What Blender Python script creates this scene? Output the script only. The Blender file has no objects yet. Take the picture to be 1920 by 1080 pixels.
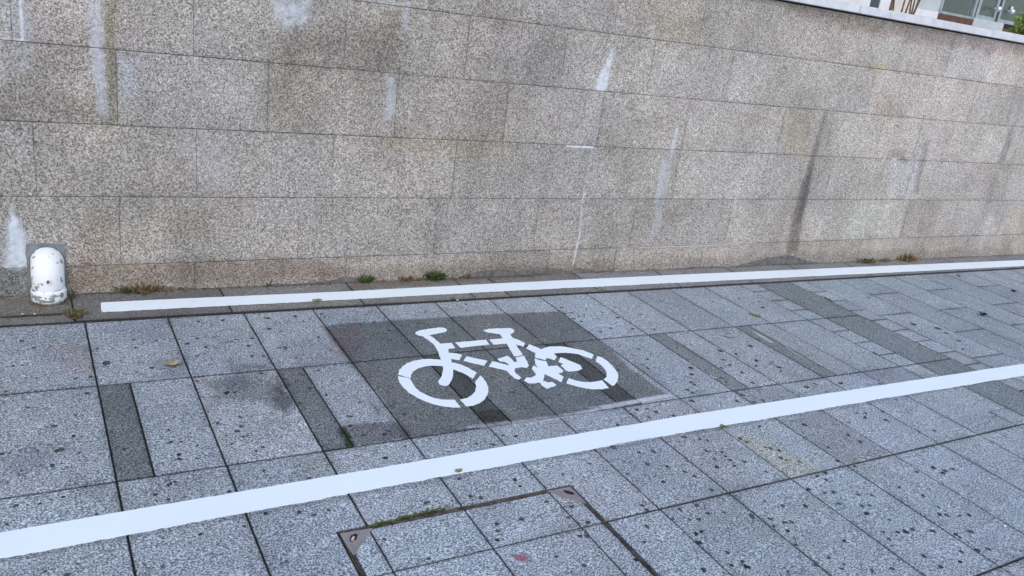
import bpy, bmesh, math, random
import numpy as np
from mathutils import Matrix, Vector, noise as mnoise
from mathutils.geometry import tessellate_polygon

rnd = random.Random(7)
nrs = np.random.RandomState(11)
scn = bpy.context.scene
col = scn.collection

# ---------------------------------------------------------------- camera
F = 1502.0
RX, RY, RZ = (0.86687152, -0.48206816, 0.12705923), (-0.05214676, -0.34114975, -0.93856143), (0.49579681, 0.80698645, -0.32087129)
CAM = Vector((-1.07175544, -4.19011305, 1.56436765))
SX, SY = -0.009198, 0.045746                    # fall of the paving: along the wall, away from it
cam_d = bpy.data.cameras.new('camera'); cam = bpy.data.objects.new('camera', cam_d); col.objects.link(cam)
cam_d.sensor_width = 36; cam_d.lens = F/1920*36; cam_d.clip_end = 500; cam_d.clip_start = 0.05
cam.matrix_world = Matrix(((RX[0], -RY[0], -RZ[0], CAM[0]), (RX[1], -RY[1], -RZ[1], CAM[1]), (RX[2], -RY[2], -RZ[2], CAM[2]), (0, 0, 0, 1)))
scn.camera = cam
scn.render.resolution_x = 1024; scn.render.resolution_y = 576

# ---------------------------------------------------------------- light
SUN_EL, SUN_AZ = math.radians(48), math.radians(205)   # azimuth clockwise from +Y
world = bpy.data.worlds.new("World"); scn.world = world; world.use_nodes = True
nt = world.node_tree; bg = nt.nodes['Background']
sky = nt.nodes.new('ShaderNodeTexSky'); sky.sky_type = 'NISHITA'; sky.sun_disc = False
sky.sun_elevation = SUN_EL; sky.sun_rotation = SUN_AZ; sky.air_density = 1.0; sky.dust_density = 1.0; sky.ozone_density = 1.0
nt.links.new(sky.outputs[0], bg.inputs[0]); bg.inputs[1].default_value = 0.15
sd = bpy.data.lights.new('sun', 'SUN'); so = bpy.data.objects.new('sun', sd); col.objects.link(so)
sd.energy = 0.6; sd.angle = math.radians(55); sd.color = (1, 0.93, 0.85)
dirv = Vector((math.sin(SUN_AZ)*math.cos(SUN_EL), math.cos(SUN_AZ)*math.cos(SUN_EL), math.sin(SUN_EL)))
so.rotation_euler = dirv.to_track_quat('Z', 'Y').to_euler()
scn.view_settings.view_transform = 'Standard'; scn.view_settings.look = 'None'
scn.view_settings.exposure = 0.86; scn.view_settings.gamma = 1

# ---------------------------------------------------------------- measuring helpers
def ray(px, py):
    u, v = (px-960)/F, (py-540)/F
    return Vector(tuple(RX[i]*u + RY[i]*v + RZ[i] for i in range(3)))
def gz(x, y): return SX*x + SY*y
def at_ground(px, py, h=0):
    d = ray(px, py); n = Vector((-SX, -SY, 1)); P = CAM + d*((h-n.dot(CAM))/n.dot(d)); return P
def at_wall(px, py):
    d = ray(px, py); P = CAM + d*(-CAM.y/d.y); return P
def G(pts): return [tuple(at_ground(*p)[:2]) for p in pts]
def W(pts): P = [at_wall(*p) for p in pts]; return [(p.x, p.z) for p in P]
def zoom(ox, oy, s, pts): return [(ox+x/s, oy+y/s) for x, y in pts]

# ---------------------------------------------------------------- numpy noise
LAT = nrs.rand(256, 256)
def vnoise(x, y):
    xi = np.floor(x).astype(int); yi = np.floor(y).astype(int); fx = x-xi; fy = y-yi
    fx = fx*fx*(3-2*fx); fy = fy*fy*(3-2*fy)
    a = LAT[xi & 255, yi & 255]; b = LAT[(xi+1) & 255, yi & 255]; c = LAT[xi & 255, (yi+1) & 255]; d = LAT[(xi+1) & 255, (yi+1) & 255]
    return (a*(1-fx)+b*fx)*(1-fy)+(c*(1-fx)+d*fx)*fy
def fbm(x, y, s, o=4, seed=0):
    r = np.zeros_like(x); amp = 1; tot = 0
    for k in range(o):
        r += amp*(vnoise(x*s+37.1*k+seed*13.7, y*s+11.3*k+seed*7.9)-.5); tot += amp; amp *= .55; s *= 2.03
    return r/tot*2
def stain_mask(x, y, poly, soft, namp, nscale=30, seed=0):
    poly = np.array(poly); m = np.zeros_like(x)
    pad = soft+namp+.01
    sel = (x > poly[:, 0].min()-pad) & (x < poly[:, 0].max()+pad) & (y > poly[:, 1].min()-pad) & (y < poly[:, 1].max()+pad)
    if not sel.any(): return m
    X, Y = x[sel], y[sel]
    inside = np.zeros(len(X), bool); dist = np.full(len(X), 1e9)
    n = len(poly)
    for i in range(n):
        a, b = poly[i], poly[(i+1) % n]
        c = ((a[1] > Y) != (b[1] > Y)); c &= X < (b[0]-a[0])*(Y-a[1])/((b[1]-a[1]) if b[1] != a[1] else 1e-9)+a[0]
        inside ^= c
        ab = b-a; L = ab@ab+1e-12; t = np.clip(((X-a[0])*ab[0]+(Y-a[1])*ab[1])/L, 0, 1)
        dist = np.minimum(dist, np.hypot(X-a[0]-t*ab[0], Y-a[1]-t*ab[1]))
    sdv = np.where(inside, dist, -dist) + namp*fbm(X, Y, nscale, 4, seed)
    v = np.clip(sdv/soft*.5+.5, 0, 1)
    m[sel] = v*v*(3-2*v)
    return m

# ---------------------------------------------------------------- materials
def mat(name):
    m = bpy.data.materials.new(name); m.use_nodes = True
    return m, m.node_tree, m.node_tree.nodes['Principled BSDF']
def simple(name, c, rough=.6, metal=0, var=0, scale=30, c2=None, bump=0):
    m, t, b = mat(name); b.inputs['Base Color'].default_value = (*c, 1); b.inputs['Roughness'].default_value = rough; b.inputs['Metallic'].default_value = metal
    if c2:
        tc = t.nodes.new('ShaderNodeTexCoord'); n = t.nodes.new('ShaderNodeTexNoise'); n.inputs['Scale'].default_value = scale; n.inputs['Detail'].default_value = 5
        t.links.new(tc.outputs['Object'], n.inputs['Vector'])
        r = t.nodes.new('ShaderNodeValToRGB'); r.color_ramp.elements[0].position = .4-var; r.color_ramp.elements[1].position = .6+var
        r.color_ramp.elements[0].color = (*c, 1); r.color_ramp.elements[1].color = (*c2, 1)
        t.links.new(n.outputs[0], r.inputs[0]); t.links.new(r.outputs[0], b.inputs['Base Color'])
        if bump:
            bp = t.nodes.new('ShaderNodeBump'); bp.inputs['Strength'].default_value = bump; bp.inputs['Distance'].default_value = .002
            t.links.new(n.outputs[0], bp.inputs['Height']); t.links.new(bp.outputs[0], b.inputs['Normal'])
    return m

def granite(name, scale, stops, fleck=.5, fleck_col=(.05, .05, .05), bump=.35, rough=.8, seed=0.0, contrast_noise=True, fleck_scale=1.1):
    m, t, b = mat(name); N = t.nodes.new; L = t.links.new
    tc = N('ShaderNodeTexCoord'); mp = N('ShaderNodeMapping'); mp.inputs['Location'].default_value = (seed, seed*.7, seed*1.3)
    L(tc.outputs['Object'], mp.inputs[0])
    n1 = N('ShaderNodeTexNoise'); n1.inputs['Scale'].default_value = scale; n1.inputs['Detail'].default_value = 2.5; n1.inputs['Roughness'].default_value = .62
    L(mp.outputs[0], n1.inputs['Vector'])
    r1 = N('ShaderNodeValToRGB'); e = r1.color_ramp.elements
    e[0].position, e[0].color = stops[0][0], (*stops[0][1], 1); e[1].position, e[1].color = stops[-1][0], (*stops[-1][1], 1)
    for p, c in stops[1:-1]:
        k = e.new(p); k.color = (*c, 1)
    L(n1.outputs[0], r1.inputs[0])
    # dark mica flecks
    v = N('ShaderNodeTexVoronoi'); v.inputs['Scale'].default_value = scale*fleck_scale; v.inputs['Randomness'].default_value = 1
    n2 = N('ShaderNodeTexNoise'); n2.inputs['Scale'].default_value = scale*2.2; n2.inputs['Detail'].default_value = 2
    L(mp.outputs[0], n2.inputs['Vector'])
    mx = N('ShaderNodeMixRGB'); mx.blend_type = 'LINEAR_LIGHT'; mx.inputs[0].default_value = .006
    L(mp.outputs[0], mx.inputs[1]); L(n2.outputs['Color'], mx.inputs[2]); L(mx.outputs[0], v.inputs['Vector'])
    sep = N('ShaderNodeSeparateColor'); L(v.outputs['Color'], sep.inputs[0])
    lt = N('ShaderNodeMath'); lt.operation = 'LESS_THAN'; lt.inputs[1].default_value = fleck*.3; L(sep.outputs[0], lt.inputs[0])
    dr = N('ShaderNodeMapRange'); dr.inputs[1].default_value = .30; dr.inputs[2].default_value = .52; dr.inputs[3].default_value = 1; dr.inputs[4].default_value = 0
    L(v.outputs['Distance'], dr.inputs[0])
    fm = N('ShaderNodeMath'); fm.operation = 'MULTIPLY'; L(lt.outputs[0], fm.inputs[0]); L(dr.outputs[0], fm.inputs[1])
    m2 = N('ShaderNodeMixRGB'); m2.inputs[2].default_value = (*fleck_col, 1); L(fm.outputs[0], m2.inputs[0]); L(r1.outputs[0], m2.inputs[1])
    at = N('ShaderNodeAttribute'); at.attribute_name = 'tint'
    mu = N('ShaderNodeMixRGB'); mu.blend_type = 'MULTIPLY'; mu.inputs[0].default_value = 1; L(m2.outputs[0], mu.inputs[1]); L(at.outputs['Color'], mu.inputs[2])
    # efflorescence, paint dust: lies over the grain
    cv = N('ShaderNodeAttribute'); cv.attribute_name = 'cover'
    m3 = N('ShaderNodeMixRGB'); L(cv.outputs['Alpha'], m3.inputs[0]); L(mu.outputs[0], m3.inputs[1]); L(cv.outputs['Color'], m3.inputs[2])
    L(m3.outputs[0], b.inputs['Base Color']); b.inputs['Roughness'].default_value = rough; b.inputs['Specular IOR Level'].default_value = .25
    if bump:
        bp = N('ShaderNodeBump'); bp.inputs['Strength'].default_value = bump; bp.inputs['Distance'].default_value = .0025
        L(n1.outputs[0], bp.inputs['Height']); L(bp.outputs[0], b.inputs['Normal'])
    return m

M_pave = granite('paving_granite', 165, [(.32, (.064, .072, .078)), (.42, (.155, .172, .182)), (.50, (.288, .312, .326)), (.58, (.445, .474, .49)), (.70, (.71, .745, .77))], fleck=.7, fleck_col=(.03, .03, .035), bump=.4)
M_kerb = granite('kerb_granite', 150, [(.30, (.06, .055, .05)), (.45, (.15, .142, .13)), (.55, (.23, .22, .205)), (.68, (.36, .35, .33))], fleck=.3, bump=.4, seed=3)
M_wall = granite('wall_granite', 138, [(.30, (.125, .100, .082)), (.41, (.27, .234, .200)), (.50, (.385, .343, .300)), (.59, (.50, .454, .404)), (.72, (.72, .67, .61))], fleck=1.15, fleck_col=(.055, .045, .04), bump=.45, seed=9)
M_joint = simple('joint_dirt', (.010, .010, .010), .95, c2=(.035, .032, .028), scale=25, var=.05)
M_wjoint = simple('wall_mortar', (.06, .052, .045), .95, c2=(.26, .235, .21), scale=2.2, var=.08)
M_gum = simple('gum_stain', (.012, .013, .018), .85, c2=(.075, .08, .09), scale=9, var=.02)
M_cement = simple('cement_render', (.085, .078, .07), .9, c2=(.19, .175, .16), scale=22, var=.1, bump=.5)
M_cement2 = simple('grey_cement', (.12, .125, .13), .9, c2=(.25, .26, .27), scale=24, var=.12, bump=.6)
M_coping = simple('coping_stone', (.55, .54, .55), .7, c2=(.72, .71, .72), scale=14, var=.15, bump=.1)

def paint_mat(name, base, dirt, scale=180, thr=.70):
    m, t, b = mat(name); N = t.nodes.new; L = t.links.new
    tc = N('ShaderNodeTexCoord'); n = N('ShaderNodeTexNoise'); n.inputs['Scale'].default_value = 3; n.inputs['Detail'].default_value = 6
    L(tc.outputs['Object'], n.inputs['Vector'])
    r = N('ShaderNodeValToRGB'); r.color_ramp.elements[0].position = .3; r.color_ramp.elements[1].position = .6
    r.color_ramp.elements[0].color = (*[c*.955 for c in base], 1); r.color_ramp.elements[1].color = (*base, 1); L(n.outputs[0], r.inputs[0])
    n2 = N('ShaderNodeTexNoise'); n2.inputs['Scale'].default_value = 34; n2.inputs['Detail'].default_value = 3; L(tc.outputs['Object'], n2.inputs['Vector'])
    r2 = N('ShaderNodeMapRange'); r2.inputs[1].default_value = thr; r2.inputs[2].default_value = thr+.02; L(n2.outputs[0], r2.inputs[0])
    mx = N('ShaderNodeMixRGB'); mx.inputs[2].default_value = (*dirt, 1); L(r2.outputs[0], mx.inputs[0]); L(r.outputs[0], mx.inputs[1])
    L(mx.outputs[0], b.inputs['Base Color']); b.inputs['Roughness'].default_value = .55
    n3 = N('ShaderNodeTexNoise'); n3.inputs['Scale'].default_value = scale; n3.inputs['Detail'].default_value = 2; L(tc.outputs['Object'], n3.inputs['Vector'])
    bp = N('ShaderNodeBump'); bp.inputs['Strength'].default_value = .25; bp.inputs['Distance'].default_value = .0015; L(n3.outputs[0], bp.inputs['Height']); L(bp.outputs[0], b.inputs['Normal'])
    return m
M_paint = paint_mat('road_paint', (.775, .825, .835), (.3, .3, .3), thr=.80)
M_pipe = paint_mat('pipe_paint', (.80, .79, .77), (.30, .29, .27), thr=.60)
M_chip = simple('bare_metal_grey', (.16, .165, .16), .7, c2=(.32, .32, .31), scale=60)

# ---------------------------------------------------------------- mesh helpers
def link(name, me, parent=None):
    o = bpy.data.objects.new(name, me); col.objects.link(o)
    if parent: o.parent = parent
    return o
def tag(o, label=None, cat=None, group=None, kind=None):
    if label: o['label'] = label
    if cat: o['category'] = cat
    if group: o['group'] = group
    if kind: o['kind'] = kind
    return o
def empty(name, loc=(0, 0, 0)):
    o = bpy.data.objects.new(name, None); col.objects.link(o); o.location = loc; o.empty_display_size = .1
    return o
def setparent(o, p):
    o.parent = p; o.matrix_parent_inverse = Matrix.Translation(-p.location)

class Grid:
    """collects finely gridded stone faces with tone attributes"""
    def __init__(s): s.v = []; s.f = []; s.t = []; s.m = []; s.n = 0; s.c = []
    def patch(s, u0, u1, v0, v1, step, mp, tone, gaps=(.002,)*4, depth=.012, drop=.0012, dh=0, side_tone=.05, rim=.45, grime=.22):
        gl, gr, gb, gt = gaps
        u0 += gl; u1 -= gr; v0 += gb; v1 -= gt
        if u1-u0 < .004 or v1-v0 < .004: return
        def ts(a, b):
            e = min(.0025, (b-a)/4); n = max(1, int(round((b-a-2*e)/step))); return np.concatenate([[a], np.linspace(a+e, b-e, n+1), [b]])
        U, V = ts(u0, u1), ts(v0, v1); nu, nv = len(U), len(V)
        uu, vv = np.meshgrid(U, V, indexing='ij')
        h = np.full_like(uu, dh); 
        if gl > 0: h[0] -= drop
        if gr > 0: h[-1] -= drop
        if gb > 0: h[:, 0] -= drop
        if gt > 0: h[:, -1] -= drop
        P = mp(uu.ravel(), vv.ravel(), h.ravel())
        idx = np.arange(nu*nv).reshape(nu, nv)+s.n
        q = np.stack([idx[:-1, :-1], idx[1:, :-1], idx[1:, 1:], idx[:-1, 1:]], -1).reshape(-1, 4)
        ring = np.concatenate([idx[:, 0], idx[-1, 1:], idx[-2::-1, -1], idx[0, -2:0:-1]])
        ru = uu.ravel()[ring-s.n]; rv = vv.ravel()[ring-s.n]
        Q = mp(ru, rv, np.full(len(ring), -depth)); base = s.n+nu*nv; k = len(ring)
        low = base+np.arange(k)
        q2 = np.stack([ring, low, np.roll(low, -1), np.roll(ring, -1)], -1)
        s.v += [P, Q]; s.f += [q, q2]; T = np.tile(tone, (nu*nv, 1)).astype(float)
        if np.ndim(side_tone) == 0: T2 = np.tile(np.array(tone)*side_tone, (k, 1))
        T = T.reshape(nu, nv, 3)
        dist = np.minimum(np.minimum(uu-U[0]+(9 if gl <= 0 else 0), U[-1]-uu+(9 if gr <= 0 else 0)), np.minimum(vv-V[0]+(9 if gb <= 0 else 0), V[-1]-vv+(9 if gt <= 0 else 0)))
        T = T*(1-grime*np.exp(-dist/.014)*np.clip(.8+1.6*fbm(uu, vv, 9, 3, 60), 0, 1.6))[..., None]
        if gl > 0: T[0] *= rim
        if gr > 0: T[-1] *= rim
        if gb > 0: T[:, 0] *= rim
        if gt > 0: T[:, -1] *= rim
        T = T.reshape(-1, 3)
        s.t += [T, T2]; s.m += [np.zeros(len(q), int), np.zeros(len(q2), int)]
        s.c += [np.stack([uu.ravel(), vv.ravel()], -1), np.stack([ru, rv], -1)]
        s.n += nu*nv+k
    def extra(s, P, faces, midx):
        P = np.array(P, float); s.v.append(P); s.t.append(np.ones((len(P), 3))); s.c.append(P[:, :2])
        s.f2 = getattr(s, 'f2', []); s.f2 += [([i+s.n for i in f], midx) for f in faces]; s.n += len(P)
    def build(s, name, mats, parent=None, tintfn=None, coverfn=None):
        V = np.concatenate(s.v); Fq = np.concatenate(s.f); T = np.concatenate(s.t); MI = np.concatenate(s.m)
        f2 = getattr(s, 'f2', [])
        loops = np.concatenate([Fq.ravel()]+[np.array(f) for f, _ in f2]) if f2 else Fq.ravel()
        sizes = np.concatenate([np.full(len(Fq), 4), np.array([len(f) for f, _ in f2], int)]).astype(int)
        MI = np.concatenate([MI, np.array([m for _, m in f2], int)]).astype(int)
        me = bpy.data.meshes.new(name); me.vertices.add(len(V)); me.vertices.foreach_set('co', V.astype(np.float32).ravel())
        me.loops.add(len(loops)); me.loops.foreach_set('vertex_index', loops.astype(np.int32))
        me.polygons.add(len(sizes)); me.polygons.foreach_set('loop_start', np.concatenate([[0], np.cumsum(sizes)[:-1]]).astype(np.int32))
        me.polygons.foreach_set('material_index', MI.astype(np.int32))
        me.update(calc_edges=True); me.validate()
        for m in mats: me.materials.append(m)
        if tintfn is not None: T = T*tintfn(V)
        a = me.attributes.new('tint', 'FLOAT_COLOR', 'POINT'); a.data.foreach_set('color', np.concatenate([T, np.ones((len(T), 1))], 1).astype(np.float32).ravel())
        cvr = coverfn(V) if coverfn is not None else np.zeros((len(V), 4))
        a = me.attributes.new('cover', 'FLOAT_COLOR', 'POINT'); a.data.foreach_set('color', cvr.astype(np.float32).ravel())
        return link(name, me, parent)

def prism(name, poly, mp, t, m, parent=None, jitter=0, seg=None, base=0.0):
    """flat shape with a thickness t; poly in plane coordinates; mp(u,v,h)->xyz"""
    P = []
    n = len(poly)
    for i in range(n):
        a, b = poly[i], poly[(i+1) % n]; L = math.hypot(b[0]-a[0], b[1]-a[1]); k = max(1, int(L/seg)) if seg else 1
        nx, ny = (-(b[1]-a[1])/(L+1e-9), (b[0]-a[0])/(L+1e-9))
        for j in range(k):
            f = j/k; j_ = rnd.gauss(0, jitter) if jitter else 0
            P.append((a[0]+(b[0]-a[0])*f+nx*j_, a[1]+(b[1]-a[1])*f+ny*j_))
    tri = tessellate_polygon([[Vector((x, y, 0)) for x, y in P]])
    n = len(P); V = [tuple(mp(x, y, base+t)) for x, y in P]+[tuple(mp(x, y, base)) for x, y in P]
    Fs = [tuple(f) for f in tri]+[(i, i+n, (i+1) % n+n, (i+1) % n) for i in range(n)]
    me = bpy.data.meshes.new(name); me.from_pydata(V, [], Fs); me.update()
    bm = bmesh.new(); bm.from_mesh(me); bmesh.ops.recalc_face_normals(bm, faces=bm.faces)
    up = [f for f in bm.faces if abs(f.normal.z) > .7 or abs(f.normal.y) > .7]
    bm.to_mesh(me); bm.free(); me.materials.append(m)
    return link(name, me, parent)
def gmap1(x, y, h): return (x, y, gz(x, y)+h)
def wmap1(x, z, h): return (x, -h, z)

def box_bm(bm, x0, x1, y0, y1, z0, z1, bevel=0):
    vs = [bm.verts.new(p) for p in ((x0, y0, z0), (x1, y0, z0), (x1, y1, z0), (x0, y1, z0), (x0, y0, z1), (x1, y0, z1), (x1, y1, z1), (x0, y1, z1))]
    fs = [bm.faces.new([vs[i] for i in f]) for f in ((3, 2, 1, 0), (4, 5, 6, 7), (0, 1, 5, 4), (1, 2, 6, 5), (2, 3, 7, 6), (3, 0, 4, 7))]
    if bevel:
        es = list({e for f in fs for e in f.edges}); bmesh.ops.bevel(bm, geom=es, offset=bevel, segments=2, affect='EDGES')
def boxes(name, bl, m, parent=None, bevel=0):
    bm = bmesh.new()
    for b in bl: box_bm(bm, *b, bevel=bevel)
    me = bpy.data.meshes.new(name); bm.to_mesh(me); bm.free(); me.materials.append(m)
    return link(name, me, parent)

# ================================================================ GROUND
# bedding below the slabs, reaching far in every direction
def sheet(name, x0, x1, y0, y1, h, m, n=1):
    V = [(x, y, gz(x, y)+h) for x, y in ((x0, y0), (x1, y0), (x1, y1), (x0, y1))]
    me = bpy.data.meshes.new(name); me.from_pydata(V, [], [(0, 1, 2, 3)]); me.materials.append(m); return link(name, me)
tag(sheet('ground', -120, 120, -120, .3, -.009, M_joint), kind='structure')

def sk(u): return .026+.011*np.clip(u, 0, 3.5)
def pmap(u, v, h):
    x = u+sk(u)*(v-.95); y = -v
    return np.stack([x, y, SX*x+SY*y+h], -1)
def kmap(u, v, h): return np.stack([u+.02*v, -v, SX*u-SY*v+h], -1)

cols = [-.941+.351*k for k in range(-12, 9)]+[2.195, 2.547, 2.868, 3.215]
rows = [.335, .952, 1.62, 2.308, 2.998, 3.69, 4.38, 5.07, 5.76, 6.45, 7.14, 7.83, 8.5]
slabs = []   # u0,u1,v0,v1,kind,(gap flags l r b t)
COV = (-.346, .575, 2.072, 2.998)
ALL = (1, 1, 1, 1)
def add(u0, u1, v0, v1, kind='p', fl=ALL):
    # cut out the inspection cover
    a0, a1, b0, b1 = COV
    if u0 < a1 and u1 > a0 and v0 < b1-.01 and v1 > b0:
        if u0 < a0: slabs.append((u0, a0, v0, v1, kind, (1, 0, fl[2], fl[3]))); u0 = a0; fl = (0,)+fl[1:]
        if u1 > a1: slabs.append((a1, u1, v0, v1, kind, (0, fl[1], fl[2], fl[3]))); u1 = a1
        if v0 < b0: slabs.append((u0, u1, v0, b0, kind, (fl[0] if u0 > a0 else 0, fl[1] if u1 < a1 else 0, fl[2], 0)))
        return
    slabs.append((u0, u1, v0, v1, kind, fl))
stripe_cols = {-4, -2, 0, 2, 4, 6, 8, 10}
for j in range(len(rows)-1):
    for i in range(len(cols)-1):
        k = i-12; u0, u1, v0, v1 = cols[i], cols[i+1], rows[j], rows[j+1]
        if i == len(cols)-2 and j in (2, 3, 4): pass
        if k < 0 and (j+k) % 3 == 0 and j > 3: pass
        if j == 1 and k in stripe_cols:
            add(u0, u0+.116, v0, v1, 's'); add(u0+.116, u1, v0, v1); continue
        if j == 2 and i == len(cols)-2:
            add(u0, u1, v0, 1.85); add(u0, 3.385, 1.85, 2.155, 'p', (1, 1, 1, 0)); add(u0, u1, 2.155, v1, 'p', (1, 1, 0, 1)); continue
        if j == 0 and k == 9: add(u0, u1, v0, v1, 'p', (1, .35, 1, 1)); continue
        if j == 0 and k == 10: add(u0, u1, v0, v1, 'p', (.35, 1, 1, 1)); continue
        add(u0, u1, v0, v1)
# small slabs, dark band, small slabs, running bond
sm = .1675
v = .335
ks = [.335, .47, .636, .803, .970-.018, 1.138, 1.305, 1.474, 1.62, 1.79]
for a, b in zip(ks[:-1], ks[1:]): add(3.215, 3.385, a, b, 'p')
slabs.append((3.215, 3.385, 1.79, 1.85, 'p', (1, 1, 1, 0)))
add(3.215, 3.385, 2.155, 2.308)
for a, b in zip(rows[3:-1], rows[4:]): add(3.215, 3.385, a, b)
for a, b in zip(rows[:-1], rows[1:]): add(3.385, 3.725, a, b, 'b')
k2 = [.335]+[.378+.1665*k for k in range(1, 49)]
for a, b in zip(k2[:-1], k2[1:]): add(3.725, 3.90, a, b)
rc = [3.90, 4.255, 4.60, 4.945, 5.295, 5.65, 5.99, 6.34]+[6.34+.348*k for k in range(1, 26)]
for i in range(len(rc)-1):
    off = .985 if i % 2 == 0 else .652
    vs = [.335]+[off+.6645*k for k in range(0, 13)]
    for a, b in zip(vs[:-1], vs[1:]): add(rc[i], rc[i+1], a, b)

def visible(u, v):
    P = Vector((u, -v, gz(u, -v)))-CAM
    z = sum(RZ[i]*P[i] for i in range(3))
    if z < .3: return 0
    x = sum(RX[i]*P[i] for i in range(3))/z*F+960; y = sum(RY[i]*P[i] for i in range(3))/z*F+540
    return z if (-120 < x < 2040 and -120 < y < 1200) else 0

pv = Grid()
tone_rng = random.Random(5)
for (u0, u1, v0, v1, kind, fl) in slabs:
    zs = [visible(a, b) for a in (u0, u1, (u0+u1)/2) for b in (v0, v1, (v0+v1)/2)]
    z = max(zs)
    step = .2 if z == 0 else (.0085 if min([q for q in zs if q] or [9]) < 4.3 else .016)
    t = tone_rng.gauss(1, .05); hue = tone_rng.gauss(0, .012)
    tone = np.array([t*(1+hue), t, t*(1-hue)])
    if u0 > 3.8: tone = tone*.97*np.array([.97, 1.0, 1.0])
    if kind == 's': tone = np.array([.50, .50, .475])*tone_rng.uniform(.94, 1.06)*(1 if u0 < 1.7 else 1.28)
    if kind == 'b': tone = np.array([.63, .65, .62])*tone_rng.uniform(.95, 1.05)
    g_ = [(.0022+tone_rng.random()*.0013)*f for f in fl]
    g_[2] *= 1.45; g_[3] *= 1.45
    if v0 == .335: g_[2] = .014
    dh = max(-.0006, min(.0006, tone_rng.gauss(0, .0003)))
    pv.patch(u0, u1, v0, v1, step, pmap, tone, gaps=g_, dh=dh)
# kerb strip along the foot of the wall
kx = [-6, -5, -4, -3, -2, -1.003, -.31, .383, 1.062, 1.30, 1.96, 2.65, 3.34, 4.02, 4.70, 5.39, 6.08, 6.77, 7.46, 8.2, 9, 10, 11, 12, 13, 14, 15]
for a, b in zip(kx[:-1], kx[1:]):
    t = tone_rng.gauss(1, .06); tone = np.array([t, t*.99, t*.97])
    if a > 1.9: tone *= np.array([1.12, 1.15, 1.2])
    st = .2 if (b < -1.6 or a > 8) else (.011 if a < 3 else .02)
    if b <= -.9:
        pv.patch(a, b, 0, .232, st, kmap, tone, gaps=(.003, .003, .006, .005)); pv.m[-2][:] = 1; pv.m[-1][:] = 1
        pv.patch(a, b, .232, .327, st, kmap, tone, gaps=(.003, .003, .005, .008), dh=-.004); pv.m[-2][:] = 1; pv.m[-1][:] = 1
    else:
        pv.patch(a, b, 0, .327, st, kmap, tone, gaps=(.003, .003, .006, .008)); pv.m[-2][:] = 1; pv.m[-1][:] = 1

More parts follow.
